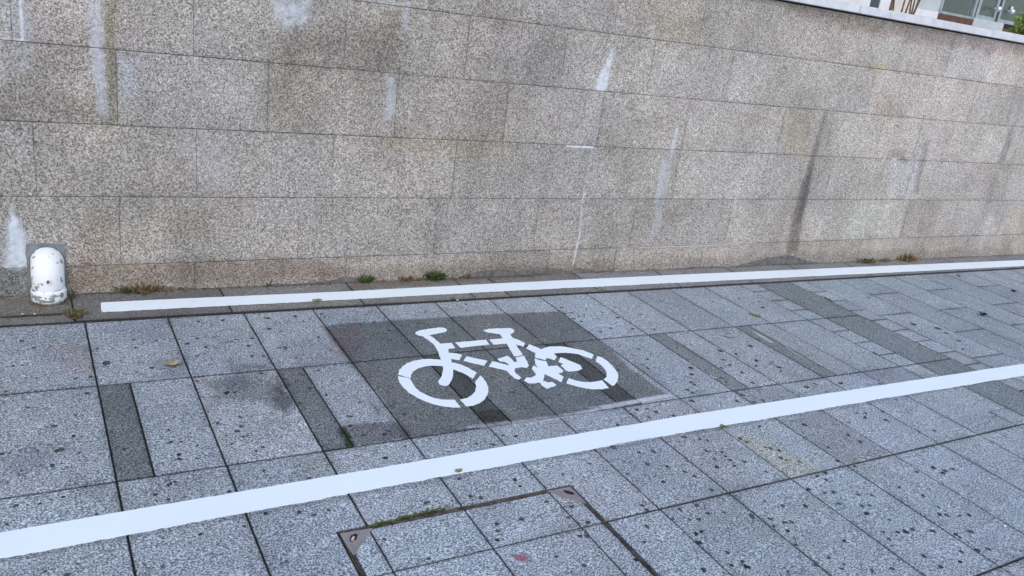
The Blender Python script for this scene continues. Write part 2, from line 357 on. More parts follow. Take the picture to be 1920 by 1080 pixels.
# --- marks on the paving (polygons measured on the paving plane)
def rectuv(u0, u1, v0, v1):
    return [tuple(pmap(np.array([a]), np.array([b]), np.array([0.]))[0][:2]) for a, b in ((u0, v0), (u1, v0), (u1, v1), (u0, v1))]
GST = [  # px polygon, multiplier, softness, noise amplitude
 ('px', [(604, 613), (640, 607), (700, 604), (735, 601), (805, 596), (925, 589), (1047, 583), (1122, 635), (1180, 690), (1255, 742), (1140, 760), (1040, 783), (860, 808), (772, 822), (700, 730), (655, 680)], (.46, .45, .425), .012, .010),
 ('px', [(636, 798), (680, 792), (745, 790), (772, 820), (655, 838)], (.52, .49, .48), .012, .010),
 ('px', [(606, 615), (668, 607), (690, 640), (660, 672), (630, 660)], (.95, .80, .84), .03, .03),
 ('px', [(700, 765), (770, 818), (760, 826), (735, 792), (690, 740)], (.62, .62, .62), .03, .04),
 ('px', [(372, 712), (470, 697), (545, 715), (560, 770), (540, 800), (500, 765), (440, 750), (400, 750)], (.60, .60, .60), .04, .09),
 ('px', [(505, 722), (540, 722), (556, 765), (530, 772), (505, 748)], (.55, .55, .57), .018, .03),
 ('px', [(425, 705), (455, 700), (465, 730), (425, 735)], (.75, .75, .8), .03, .04),
 ('px', [(440, 790), (520, 780), (545, 815), (480, 840), (430, 830)], (.78, .78, .77), .08, .1),
 ('px', [(430, 683), (505, 680), (510, 692), (420, 703)], (.66, .66, .68), .02, .04),
 ('px', [(275, 670), (350, 665), (362, 705), (290, 712)], (.72, .73, .77), .05, .06),
 ('px', [(300, 900), (370, 890), (400, 910), (340, 945), (300, 940)], (.85, .85, .85), .06, .08),
 ('px', [(0, 607), (155, 600), (178, 715), (120, 690), (60, 660), (0, 655)], (.84, .85, .87), .04, .08),
 ('px', [(95, 640), (150, 645), (170, 700), (120, 695)], (1.12, .98, .95), .04, .06),
 ('px', [(0, 840), (90, 835), (110, 850), (60, 890), (0, 890)], (.80, .81, .84), .03, .05),
 ('px', [(130, 900), (215, 890), (228, 960), (150, 930)], (.80, .78, .76), .05, .07),
 ('px', [(560, 860), (625, 850), (640, 890), (570, 890)], (.82, .84, .76), .05, .07),
 ('px', [(160, 605), (305, 597), (315, 650), (240, 640), (170, 622)], (.82, .84, .9), .03, .06),
 ('px', [(1374, 817), (1400, 812), (1440, 828), (1500, 858), (1540, 878), (1528, 886), (1476, 897)], (1.06, .99, .84), .012, .02),
 ('px', [(1455, 788), (1545, 772), (1670, 852), (1582, 871)], (.84, .85, .84), .02, .02),
 ('px', [(1270, 800), (1340, 800), (1420, 855), (1350, 870)], (.93, .93, .93), .05, .1),
 ('px', [(1540, 700), (1640, 688), (1720, 700), (1640, 720)], (.86, .87, .9), .05, .08),
 ('px', [(1380, 735), (1470, 720), (1530, 745), (1430, 765)], (.86, .87, .88), .04, .07),
 ('px', [(1300, 660), (1340, 655), (1420, 712), (1380, 722)], (.95, .95, .95), .05, .06),
 ('px', [(960, 1040), (985, 1036), (990, 1050), (970, 1056)], (.85, .42, .48), .006, .012),
 ('px', [(560, 585), (660, 580), (690, 600), (620, 608)], (.86, .86, .88), .04, .06),
 ('px', [(520, 640), (620, 620), (640, 680), (560, 690)], (.88, .88, .89), .05, .08),
 ('px', [(0, 1046), (640, 929), (640, 937), (0, 1056)], (.72, .72, .72), .006, .012),
 ('px', [(640, 929), (1280, 812), (1280, 818), (640, 937)], (.74, .74, .74), .006, .012),
 ('px', [(1280, 812), (1900, 706), (1900, 710), (1280, 818)], (.74, .74, .74), .006, .012),
 ('px', [(1180, 655), (1230, 690), (1260, 735), (1200, 700)], (.8, .8, .8), .04, .05),
 ('uv', (-.229+.351*2, -.229+.351*2+.116, 1.5, 1.62), (.62, .55, .52), .004, 0),
 ('px', [(900, 690), (960, 700), (1000, 740), (930, 740)], (1.04, 1.0, .97), .05, .06),
 ('px', [(0, 560), (120, 552), (130, 590), (0, 604)], (.85, .80, .72), .03, .04),
 ('px', [(1700, 700), (1920, 660), (1920, 700), (1760, 730)], (.93, .92, .92), .08, .1),
 ('px', [(1590, 855), (1660, 870), (1700, 900), (1620, 900)], (.85, .84, .80), .06, .08),
 ('px', [(1400, 540), (1500, 530), (1700, 620), (1600, 640)], (.97, .99, .98), .05, .06),
 ('px', [(655, 520), (1000, 505), (1000, 520), (655, 545)], (.80, .74, .66), .02, .04),
]
COVG = [  # lies on top: dust of paint, moss, rust
 ('px', [(860, 802), (905, 795), (1040, 780), (1140, 760), (1235, 741), (1260, 742), (1140, 766), (1040, 787), (930, 802)], (.50, .51, .53), .42, .010, .016),
 ('px', [(1100, 764), (1250, 739), (1262, 742), (1160, 762)], (.6, .61, .64), .5, .006, .008),
 ('px', [(631, 803), (647, 799), (667, 836), (651, 841)], (.02, .028, .012), 1.0, .008, .008),
 ('px', [(1448, 630), (1456, 632), (1500, 657), (1492, 655)], (.6, .6, .6), .35, .006, .006),
 ('px', [(1405, 618), (1412, 620), (1452, 642), (1448, 644)], (.6, .6, .6), .55, .003, .004),
 ('px', [(1470, 650), (1478, 651), (1520, 678), (1505, 672)], (.6, .6, .6), .4, .004, .005),
 ('px', [(962, 1038), (988, 1037), (992, 1050), (968, 1050)], (.25, .08, .10), .5, .004, .014),
]
def poly_of(e):
    return G(e[1]) if e[0] == 'px' else rectuv(*e[1])
def ptint(V):
    x, y = V[:, 0], V[:, 1]
    T = np.ones((len(x), 3))
    f1 = fbm(x, y, 1.3, 4, 1); f2 = fbm(x, y, 6, 4, 2); f3 = fbm(x, y, 28, 3, 3)
    T *= (1+.14*f1+.15*f2+.07*f3)[:, None]
    T[:, 0] *= 1+.04*fbm(x, y, 2.5, 3, 5); T[:, 2] *= 1-.03*fbm(x, y, 2.5, 3, 6)
    # dirty joints: darker rim where traffic leaves dirt
    for i, e in enumerate(GST):
        m = stain_mask(x, y, poly_of(e), e[3], e[4], 16, i)[:, None]
        T *= 1+(np.array(e[2])-1)*m
    # random weathering marks
    r = random.Random(21)
    for i in range(60):
        cx, cy = r.uniform(-1.2, 6.5), -r.uniform(.4, 3.0); a = r.uniform(.05, .2); b = r.uniform(.03, .1); th = r.uniform(0, 3.14)
        dx, dy = x-cx, y-cy; X = (dx*math.cos(th)+dy*math.sin(th))/a; Y = (-dx*math.sin(th)+dy*math.cos(th))/b
        m = np.clip(1.2-np.hypot(X, Y)+.9*fbm(x, y, 18, 3, i), 0, 1)*r.uniform(-.14, .07); T *= (1+m)[:, None]
    return T
def cover(V, lst, X, Y):
    out = np.zeros((len(V), 4))
    for i, (e) in enumerate(lst):
        m = stain_mask(X, Y, e[6] if len(e) > 6 else poly_of(e), e[4], e[5], 45, i+50)*e[3]
        m = np.clip(m*(1+.8*fbm(X, Y, 60, 2, 77)), 0, 1)
        w = m/(np.maximum(out[:, 3]+m-out[:, 3]*m, 1e-6))
        out[:, :3] = out[:, :3]*(1-w)[:, None]+np.array(e[2])[None]*w[:, None]; out[:, 3] = out[:, 3]+m-out[:, 3]*m
    return out
def pcover(V): return cover(V, COVG, V[:, 0], V[:, 1])

# --- chewing gum spots: stains of the paving, part of its mesh
SPOTS = """41 640 4 62 653 4.5 25 687 4.5 142 710 3.5 170 707 5 49 710 2.5 11 735 4.5 182 654 4.5 250 637 3.5 254 652 4.5 294 639 2.5 285 690 3 163 738 4
372 603 3 418 601 3 334 597 2 370 635 3 351 645 4 386 651 3.5 434 641 3 444 637 3.5 473 635 3 466 649 3.5 370 668 3 472 668 3.5 494 668 3 503 597 3.5 553 593 3.5 569 603 2.5 505 617 4 527 621 2.5 597 633 3 525 652 3 534 652 4 556 671 2.5 369 715 3.5 489 700 3 425 737 7 440 736 3 580 729 5 527 735 5 543 721 2.5 597 695 2.5 603 589 3 608 595 2
53 765 4.5 141 779 3.5 102 799 7 138 818 5 112 844 10 70 846 4.5 18 850 2.5 3 852 4 98 873 6 116 869 2.5 149 849 3 40 882 2.5 119 932 5 30 949 6.5 13 984 5 85 1072 5 125 1079 7 233 843 5 316 807 3 321 829 4 339 829 3 370 836 3 335 853 4 336 861 3.5 370 860 3.5 291 928 4 328 904 3 320 907 3 315 910 2.5 316 937 3 294 940 2 295 954 2 181 965 3 429 922 4 495 883 3.5 450 782 3.5 445 809 4 452 800 3.5 408 793 3.5 424 817 2.5 455 819 3 464 817 2.5 434 833 3 480 846 3 493 839 3.5 478 758 2 562 756 4 579 897 4 616 957 5 589 966 5 561 961 4 498 963 5 538 1053 5 458 987 2.5 376 1002 4 304 1063 3.5 305 1010 2 612 741 3
675 755 3 657 781 4 682 816 3.5 703 795 3 730 809 3 733 815 2.5 721 815 4 657 799 3.5 757 777 3.5 824 777 3.5 961 736 3.5 943 817 3 967 818 3.5 924 834 4 893 832 2.5 722 859 4 760 837 2.5 861 898 5 802 942 5 798 945 3 882 931 4 902 934 4 965 900 4 975 912 3 932 982 5.5 933 995 4 932 1012 4 978 973 4 1025 940 5 804 1047 5 721 1011 5 1043 1043 5 1087 1005 4 1100 1005 5 1072 950 5 1102 979 6 1065 970 5 1193 1049 6 1095 1060 4 1150 839 7 1214 871 4 1225 847 4 1198 849 3 1251 875 5 1244 904 4.5 1213 957 4 1204 948 5 1213 988 6 1177 889 3 1056 890 2.5 1106 870 3 1275 956 4 1262 974 5 1208 1017 3 832 975 2 1194 769 3 1213 767 3 1230 773 4 1158 797 3 1217 783 3 1263 780 3
1283 820 4 1312 824 3 1327 827 3 1325 846 4 1353 848 3 1340 861 5 1360 856 3 1369 863 3 1377 874 5 1396 866 4 1344 876 4 1436 885 3 1284 885 4 1302 893 4.5 1334 919 4 1400 829 5 1388 823 4 1424 800 4.5 1445 841 5 1435 839 3 1461 845 3 1464 859 4 1475 863 3 1499 866 3 1509 797 4 1553 839 5 1590 816 5 1613 829 4 1571 865 5 1622 783 3 1592 792 2 1606 775 2 1662 788 3 1723 810 3 1752 808 3 1603 875 3 1548 887 4 1532 893 3 1549 900 3 1516 918 4 1546 924 3 1610 928 5 1563 923 4 1686 914 3 1635 929 3 1573 945 4 1616 949 5 1630 948 5 1625 963 7 1667 975 4.5 1683 998 5 1698 997 7 1711 993 4 1749 996 4 1667 1011 3 1657 998 3 1750 877 4 1772 883 6 1768 887 4 1787 880 3 1719 885 3 1731 930 4 1760 952 3 1762 965 4 1775 966 4 1800 967 3 1817 966 5 1820 997 6 1792 1002 4 1800 1008 3 1833 1032 6 1853 1030 4 1803 1035 5 1800 1054 5 1732 1043 4 1764 1063 4 1579 1067 5 1582 1058 3 1635 1070 6 1673 1067 6 1530 1060 6 1554 1046 5 1583 1015 5 1443 973 4 1434 940 3 1468 949 6 1510 949 6 1472 980 4 1484 979 4 1451 987 3 1477 996 4 1492 1022 3 1410 968 8 1358 961 3 1327 963 4 1293 974 3 1310 974 4 1315 997 6 1305 1001 6 1310 1018 8 1364 1036 5 1392 1053 5 1400 1063 8 1371 1060 4 1319 1069 8 1306 948 4
687 590 2 702 604 2.5 783 607 3 798 585 2 780 625 3 875 583 2 853 627 2 852 617 2 1053 577 3 1060 588 2.5 1072 587 2.5 1085 593 2.5 1095 590 2 1075 598 2.5 1100 580 2 1120 598 2 1090 603 2.5 1129 586 2 1126 622 2.5 1153 577 2 1158 596 3 1145 616 3 1186 617 3 1227 618 2.5 1202 590 2 1198 655 2.5 1214 674 2.5 1215 691 3 1205 684 2.5 1160 694 2.5 875 705 3 700 665 3 715 675 2.5 710 690 2 730 620 2.5
1407 649 4 1351 658 4 1380 664 2.5 1418 676 3 1444 682 2 1448 679 2 1418 686 2.5 1461 689 3.5 1464 696 2 1356 675 3 1368 685 2.5 1352 690 2 1391 699 3 1411 718 3 1296 690 3 1293 690 2 1297 702 3.5 1353 709 3.5 1361 716 2.5 1296 717 3 1302 721 3 1288 731 2.5 1299 737 2.5 1513 726 4 1528 720 2.5 1577 719 3 1393 741 3 1381 736 2.5 1382 752 3 1414 754 3 1431 751 3 1297 752 4
1338 566 2.5 1430 577 3 1386 560 2 1423 566 2 1797 517 3 1628 558 2 1758 616 4 1797 639 3 1774 625 3 1712 608 4 1623 775 2.5 1680 750 2 1655 772 3 1805 655 2 1650 720 2.5 1550 735 2""".split()
SP = [(float(SPOTS[i]), float(SPOTS[i+1]), float(SPOTS[i+2])) for i in range(0, len(SPOTS)-2, 3)]
sr = random.Random(3)
spots = []
for x, y, r in SP:
    a = at_ground(x, y); b = at_ground(x+r, y); spots.append((a.x, a.y, (b-a).length*((1.25 if r < 4.2 else .88)*(.86 if x > 1250 and y > 800 else 1))))
for _ in range(150):
    cu, cv = sr.uniform(-1.4, 6.5), sr.uniform(.4, 3.2); spots.append((cu, -cv, sr.choice([.003, .0035, .004, .005, .006])))
cov_spots = []
for (x, y, r) in spots:
    if -.37 < x < .64 and y < -2.06: cov_spots.append((x, y, r)); continue
    if y > -.34: continue
    k = 10; ph = sr.random()*6; P = [(x, y, gz(x, y)+.0022)]
    a1, a2, el = sr.uniform(.08, .26), sr.uniform(.03, .14), sr.uniform(.8, 1.0); th0 = sr.uniform(0, 3.14)
    for i in range(k):
        t = 6.2832*i/k; rr = r*(1+a1*math.sin(2*t+ph)+a2*math.sin(3*t+2*ph)+sr.uniform(-.12, .12))
        dx, dy = rr*math.cos(t), rr*math.sin(t)*el; X, Y = x+dx*math.cos(th0)-dy*math.sin(th0), y+dx*math.sin(th0)+dy*math.cos(th0)
        P.append((X, Y, gz(X, Y)+.0015))
    pv.extra(P, [(0, i+1, (i+1) % k+1) for i in range(k)], 2)
pave = pv.build('pavement', [M_pave, M_kerb, M_gum], tintfn=ptint, coverfn=pcover)
tag(pave, kind='structure')

# ================================================================ WALL
HZ = .345; Z0 = .148
seams = [-.35, Z0]+[Z0+HZ*k for k in range(1, 5)]+[1.878]
WJ = {  # vertical joints per course from the foot up
 0: [-1.9, -1.17, -1.02, -.432, .38, 1.06, 1.755, 2.299, 3.1, 3.9, 4.9, 5.743, 6.45, 7.2, 7.9],
 1: [-1.8, -.777, .10, .92, 1.62, 2.4, 3.3, 4.05, 4.72, 5.40, 6.1, 6.9, 7.6],
 2: [-1.9, -1.117, -.423, .27, 1.0, 1.90, 2.70, 3.55, 4.28, 4.92, 5.30, 6.15, 6.8, 7.5],
 3: [-1.6, -.771, -.083, .606, 1.3, 1.988, 2.70, 3.62, 4.15, 4.75, 5.25, 6.09, 6.75, 7.6],
 4: [-1.62, -1.17, -.436, .30, 1.0, 1.65, 2.316, 3.002, 3.75, 4.5, 5.25, 5.85, 6.45, 7.2, 8],
 5: [-1.3, -.6, .1, .75, 1.32, 1.98, 2.671, 3.35, 4.054, 4.72, 5.35, 5.95, 6.6, 7.4]}
def wmap(u, v, h): return np.stack([u, -h, v], -1)
wall = empty('stone_wall', (1, 0, 0)); tag(wall, 'long granite block retaining wall beside the paving, streaked with white and dark stains', 'wall')
wg = Grid(); wr = random.Random(12)
for c in range(6):
    js = [x for x in (-6.0, -5.2, -4.4, -3.6, -2.8) if x < WJ[c][0]-.3]+WJ[c]; e = js[-1]
    while e < 15: e += wr.uniform(.6, .85); js.append(e)
    for a, b in zip(js[:-1], js[1:]):
        step = .2 if (b < -1.5 or a > 8.6) else (.0115 if a < 3.2 else .02)
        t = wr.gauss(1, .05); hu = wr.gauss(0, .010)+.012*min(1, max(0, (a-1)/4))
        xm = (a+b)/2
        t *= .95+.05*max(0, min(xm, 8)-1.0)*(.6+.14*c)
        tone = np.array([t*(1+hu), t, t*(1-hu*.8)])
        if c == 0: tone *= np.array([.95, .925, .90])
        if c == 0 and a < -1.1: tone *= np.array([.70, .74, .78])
        gv = .0004+(wr.random() < .45)*.0012
        g_ = [gv, .0003+wr.random()*.0005, .0006+wr.random()*.0013, .0006+wr.random()*.0013]
        if c == 5: g_[3] = 0
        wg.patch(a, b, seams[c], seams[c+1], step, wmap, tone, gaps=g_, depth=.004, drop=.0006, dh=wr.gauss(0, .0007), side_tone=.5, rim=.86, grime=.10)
wj = boxes('mortar_core', [(-6, 15, .0035, .42, -.4, 1.877)], M_wjoint, wall); 

WST = [
 ([(190, 0), (220, 0), (219, 120), (217, 235), (205, 235), (195, 120)], (.70, .68, .56), .02, .02),
 ([(600, 50), (760, 40), (760, 140), (660, 150), (600, 120)], (.74, .72, .72), .08, .12),
 ([(490, 60), (600, 60), (600, 240), (500, 240)], (.86, .84, .82), .06, .08),
 ([(520, 0), (560, 0), (560, 130), (530, 200)], (.88, .87, .87), .04, .05),
 ([(0, 170), (200, 190), (200, 225), (0, 222)], (.84, .82, .80), .05, .06),
 ([(60, 60), (180, 70), (180, 150), (70, 120)], (.9, .88, .87), .06, .08),
 ([(1545, 212), (1550, 214), (1528, 300), (1512, 380), (1496, 470), (1474, 480), (1486, 400), (1512, 320)], (.55, .545, .54), .026, .014),
 ([(1512, 330), (1528, 300), (1512, 380), (1500, 420), (1490, 420)], (.75, .75, .77), .015, .01),
 ([(1475, 215), (1520, 215), (1512, 290), (1468, 290)], (.98, .95, .84), .06, .08),
 ([(1625, 118), (1668, 120), (1665, 136), (1625, 132)], (.99, .92, .74), .03, .04),
 ([(720, 258), (960, 262), (960, 290), (900, 300), (720, 275)], (.95, .90, .80), .08, .08),
 ([(900, 25), (960, 40), (985, 55), (930, 60)], (.78, .72, .70), .04, .04),
 ([(1735, 262), (1745, 262), (1722, 360), (1712, 360)], (.72, .72, .74), .02, .015),
 ([(1893, 240), (1903, 240), (1885, 302), (1872, 302)], (.68, .68, .72), .02, .015),
 ([(1665, 275), (1700, 278), (1700, 302), (1660, 300)], (.72, .70, .68), .02, .04),
 ([(1700, 378), (1765, 376), (1750, 440), (1685, 442)], (.86, .86, .83), .015, .015),
 ([(1600, 380), (1700, 378), (1685, 440), (1590, 440)], (1.10, 1.14, 1.12), .03, .04),
 ([(1675, 300), (1728, 303), (1715, 372), (1668, 370)], (1.10, 1.14, 1.19), .03, .02),
 ([(1380, 98), (1420, 102), (1400, 185), (1360, 188)], (1.12, 1.14, 1.18), .03, .05),
 ([(1480, 5), (1920, 85), (1920, 108), (1600, 60), (1480, 22)], (.76, .70, .68), .03, .07),
 ([(0, 430), (48, 430), (48, 550), (0, 552)], (.82, .86, .92), .03, .03),
 ([(125, 495), (600, 485), (640, 522), (130, 550)], (.74, .70, .66), .06, .06),
 ([(600, 500), (1150, 490), (1150, 510), (600, 524)], (.80, .76, .72), .03, .04),
 ([(1150, 490), (1900, 460), (1900, 487), (1150, 510)], (.80, .80, .80), .03, .05),
 ([(300, 390), (440, 380), (450, 440), (330, 450)], (.94, .92, .9), .08, .1),
 ([(150, 400), (225, 400), (225, 500), (150, 495)], (.88, .82, .78), .05, .06),
 ([(215, 105), (255, 110), (250, 180), (220, 190)], (1.02, 1.06, 1.14), .05, .05),
 ([(480, 330), (560, 340), (560, 400), (490, 400)], (1.03, 1.06, 1.10), .05, .06),
 ([(1095, 280), (1125, 200), (1140, 180), (1115, 290), (1098, 370), (1088, 370)], (.84, .84, .85), .015, .02),
 ([(1230, 20), (1330, 30), (1300, 80), (1230, 75)], (.86, .84, .80), .06, .08),
 ([(1640, 195), (1710, 200), (1690, 222), (1640, 215)], (.92, .87, .84), .05, .06),
]
WCV = [  # lime streaks
 ([(20, 383), (30, 400), (40, 430), (52, 465), (53, 500), (12, 502), (15, 450), (16, 410)], (.62, .66, .70), .75, .018, .02),
 ([(14, 430), (50, 440), (52, 500), (8, 500)], (.55, .58, .62), .35, .03, .02),
 ([(165, 0), (192, 0), (194, 100), (203, 215), (188, 215), (172, 120)], (.56, .58, .64), .45, .02, .02),
 ([(510, 0), (580, 0), (575, 45), (545, 50), (525, 40)], (.58, .61, .66), .55, .04, .04),
 ([(1148, 88), (1152, 100), (1144, 130), (1137, 171), (1115, 169), (1120, 150), (1134, 120)], (.68, .71, .75), .62, .012, .010),
 ([(1062, 272.5), (1112, 274.5), (1112, 278), (1062, 276)], (.78, .80, .82), .95, .004, .002),
 ([(1127, 178), (1131, 178), (1113, 290), (1099, 365), (1093, 365), (1108, 280)], (.54, .55, .58), .22, .010, .012),
 ([(1096, 360), (1100, 360), (1094, 374), (1090, 374)], (.68, .70, .74), .6, .005, .004),
 ([(1087, 432), (1089, 432), (1083, 465), (1075, 500), (1073, 500), (1079, 465)], (.66, .68, .72), .6, .004, .006),
 ([(1090, 376), (1094, 376), (1089, 430), (1086, 430)], (.62, .64, .68), .35, .006, .004),
 ([(1268, 235), (1276, 232), (1264, 285), (1248, 370), (1234, 442), (1218, 450), (1228, 400), (1248, 300)], (.52, .53, .58), .24, .015, .012),
 ([(1258, 283), (1268, 240), (1272, 240), (1262, 290)], (.68, .7, .74), .55, .005, .004),
 ([(1240, 300), (1250, 300), (1240, 370), (1228, 380)], (.58, .6, .66), .35, .01, .01),
 ([(0, 71), (60, 74), (113, 79), (113, 81.5), (60, 77), (0, 74.5)], (.72, .74, .76), .9, .003, .002),
 ([(36, 0), (40, 0), (43, 72), (40, 72)], (.72, .74, .76), .85, .004, .002),
 ([(5, 0), (50, 0), (60, 70), (20, 72)], (.5, .53, .58), .25, .04, .04),
 ([(20, 85), (60, 88), (60, 140), (30, 130)], (.52, .54, .57), .22, .04, .05),
 ([(364, 106), (370, 106), (369, 135), (366, 135)], (.6, .61, .63), .5, .006, .006),
 ([(725, 140), (738, 140), (742, 215), (722, 225)], (.56, .59, .64), .32, .015, .03),
 ([(690, 0), (770, 8), (768, 14), (700, 6)], (.6, .61, .64), .45, .012, .008),
 ([(755, 0), (768, 0), (765, 60), (755, 55)], (.54, .56, .62), .3, .012, .012),
 ([(1672, 297), (1682, 298), (1682, 300), (1672, 299)], (.8, .8, .8), .9, .003, .001),
 ([(1712, 192), (1716, 192), (1712, 222), (1708, 222)], (.6, .61, .66), .4, .006, .004),
 ([(1160, 463), (1290, 459), (1420, 454), (1420, 456), (1290, 462), (1160, 465.5)], (.6, .59, .57), .5, .003, .002),
 ([(225, 112), (250, 115), (250, 175), (230, 180)], (.54, .57, .66), .2, .03, .05),
 ([(330, 250), (440, 250), (430, 345), (370, 350)], (.52, .53, .55), .15, .05, .08),
]
WSTw = [(W(e[0]),)+e[1:] for e in WST]
WCVw = [(None, None, e[1], e[2], e[3], e[4], W(e[0])) for e in WCV]
def wtint(V):
    x, y = V[:, 0], V[:, 2]; T = np.ones((len(x), 3))
    f1 = fbm(x, y, 1.1, 4, 21); f2 = fbm(x, y, 5, 4, 22); f3 = fbm(x*4, y*.6, 2.2, 3, 23)
    T *= (1+.16*f1+.18*f2+.10*f3)[:, None]
    T[:, 0] *= 1+.04*fbm(x, y, 2, 3, 24); T[:, 2] *= 1-.06*fbm(x, y, 2, 3, 25)
    for i, e in enumerate(WSTw):
        m = stain_mask(x, y, e[0], e[2], e[3], 14, i+90)[:, None]; T *= 1+(np.array(e[1])-1)*m
    r = random.Random(44)
    for i in range(90):
        cx, cz = r.uniform(-1.4, 8), r.uniform(0, 1.9); a, b = r.uniform(.05, .22), r.uniform(.05, .2)
        m = np.clip(1.1-np.maximum(np.abs(x-cx)/a, np.abs(y-cz)/b)+.7*fbm(x, y, 9, 3, i+5), 0, 1); T *= (1+m*r.choice([-.13, -.09, .06, .09, .05]))[:, None]
    r = random.Random(33)      # vertical weather streaks
    for i in range(46):
        cx, zt = r.uniform(-1.4, 7), r.uniform(.3, 1.9); L = r.uniform(.2, .9); w = r.uniform(.01, .05)
        m = np.clip(1.1-np.abs(x-cx)/w+.5*fbm(x, y, 12, 3, i), 0, 1)*np.clip((zt-y)/.04, 0, 1)*np.clip(1-(zt-y)/L, 0, 1)
        T *= (1+m*r.uniform(-.16, .10))[:, None]
    return T
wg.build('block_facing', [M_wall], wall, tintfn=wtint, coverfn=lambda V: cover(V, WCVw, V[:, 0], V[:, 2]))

# cement smear at the foot
def fillet(name, px, m, foot=-.02):
    top = W(px); x0, x1 = top[0][0], top[-1][0]
    poly = [(x, z+rnd.uniform(-.003, .003)) for x, z in top]
    dense = []
    for a, b in zip(poly[:-1], poly[1:]):
        k = max(1, int((b[0]-a[0])/.03))
        for j in range(k): f = j/k; dense.append((a[0]+(b[0]-a[0])*f, a[1]+(b[1]-a[1])*f+rnd.gauss(0, .0025)))
    dense.append(poly[-1])
    poly = dense+[(x1, gz(x1, 0)+foot), (x0, gz(x0, 0)+foot)]
    return prism(name, poly, wmap1, .006, m, wall, base=-.001)
fillet('cement_smear', [(868, 520), (873, 514), (905, 508), (940, 504), (973, 509), (1005, 503), (1035, 501), (1065, 508), (1080, 501), (1120, 508), (1150, 503), (1152, 506)], M_cement)
fillet('cement_smear', [(1255, 505), (1300, 500), (1340, 499), (1375, 501), (1400, 492), (1445, 482), (1480, 478), (1510, 488), (1530, 492), (1560, 492), (1600, 493)], M_cement)
fillet('cement_smear', [(470, 538), (520, 532), (560, 531), (600, 528), (640, 520), (660, 519), (672, 524)], M_cement)

# coping
cj = [-6, -4.8, -3.6, -2.4, -1.2, 0, 1.25, 2.5, 3.45, 4.085, 4.43, 5.78, 7.0, 8.2, 9.4, 10.6, 11.8, 13, 15]
bm = bmesh.new()
for a, b in zip(cj[:-1], cj[1:]):
    dz = rnd.uniform(-.002, .002); box_bm(bm, a+.0025, b-.0025, -.045+dz, .45, 1.890, 1.948+dz, bevel=.003)
me = bpy.data.meshes.new('coping'); bm.to_mesh(me); bm.free(); me.materials.append(M_coping); cp = link('coping', me, wall)
cp['label'] = 'pale smooth coping slabs along the wall top'
boxes('coping_shadow_bed', [(-6, 15, .012, .43, 1.8775, 1.8895)], simple('bed_shadow_dark', (.03, .028, .026), .9), wall)  # recessed bed, coloured near black as the shadow under the coping overhang
for ch in wall.children: ch.matrix_parent_inverse = Matrix.Translation(-wall.location)

# ================================================================ PAINTED LINES
def ribbon(name, top, bot, label, t=.0022, seg=.012, jit=.0009, jl=.0018):
    ro = empty(name, (0, 0, 0))
def line_poly(top, bot, seg, jt, jb):
    def run(pts, j, rev=False):
        out = []; s = 0
        for a, b in zip(pts[:-1], pts[1:]):
            L = math.hypot(b[0]-a[0], b[1]-a[1]); k = max(1, int(L/seg))
            for i in range(k):
                f = i/k; x = a[0]+(b[0]-a[0])*f; y = a[1]+(b[1]-a[1])*f
                n = mnoise.noise(Vector((x*45, y*45, 1.3)))*j*1.6+mnoise.noise(Vector((x*6, y*6, 4)))*j*1.4
                out.append((x, y+n))
        out.append(pts[-1]); return out
    return run(top, jt)+run(bot, jb)[::-1]
near_top = [(-3.5, -1.80), (-1.248, -1.794), (-.204, -1.782), (1.44, -1.764), (2.8, -1.777), (4.283, -1.797), (6, -1.80), (12, -1.81)]
near_bot = [(-3.5, -1.915), (-1.245, -1.911), (-.24, -1.898), (1.334, -1.884), (2.8, -1.895), (4.075, -1.914), (6, -1.917), (12, -1.92)]
o = prism('line_marking', line_poly(near_top, near_bot, .012, .0012, .0028), gmap1, .0020, M_paint, base=.0008)
tag(o, 'broad white painted line nearest the camera, below the bicycle symbol', 'painted line', 'white lines bounding the cycle lane')
far_top = [(-.872, -.132), (-.5, -.132), (.314, -.139), (1.3, -.125), (2.837, -.120), (5, -.135), (7.24, -.152), (14, -.16)]
far_bot = [(-.881, -.243), (.282, -.245), (1.3, -.243), (2.72, -.254), (5, -.275), (7.0, -.29), (14, -.30)]
far_top[0] = (-.862, -.132); far_bot[0] = (-.870, -.243)
fp = line_poly(far_top, far_bot, .012, .0010, .0024)+[(-.8775, -.240), (-.882, -.233), (-.882, -.20), (-.880, -.146), (-.876, -.137), (-.869, -.1325)]
def rounded(P, r=.012):
    return P
o = prism('line_marking', fp, gmap1, .0020, M_paint, base=.0008)
tag(o, 'thinner white painted line with a rounded end, along the foot of the stone wall', 'painted line', 'white lines bounding the cycle lane')

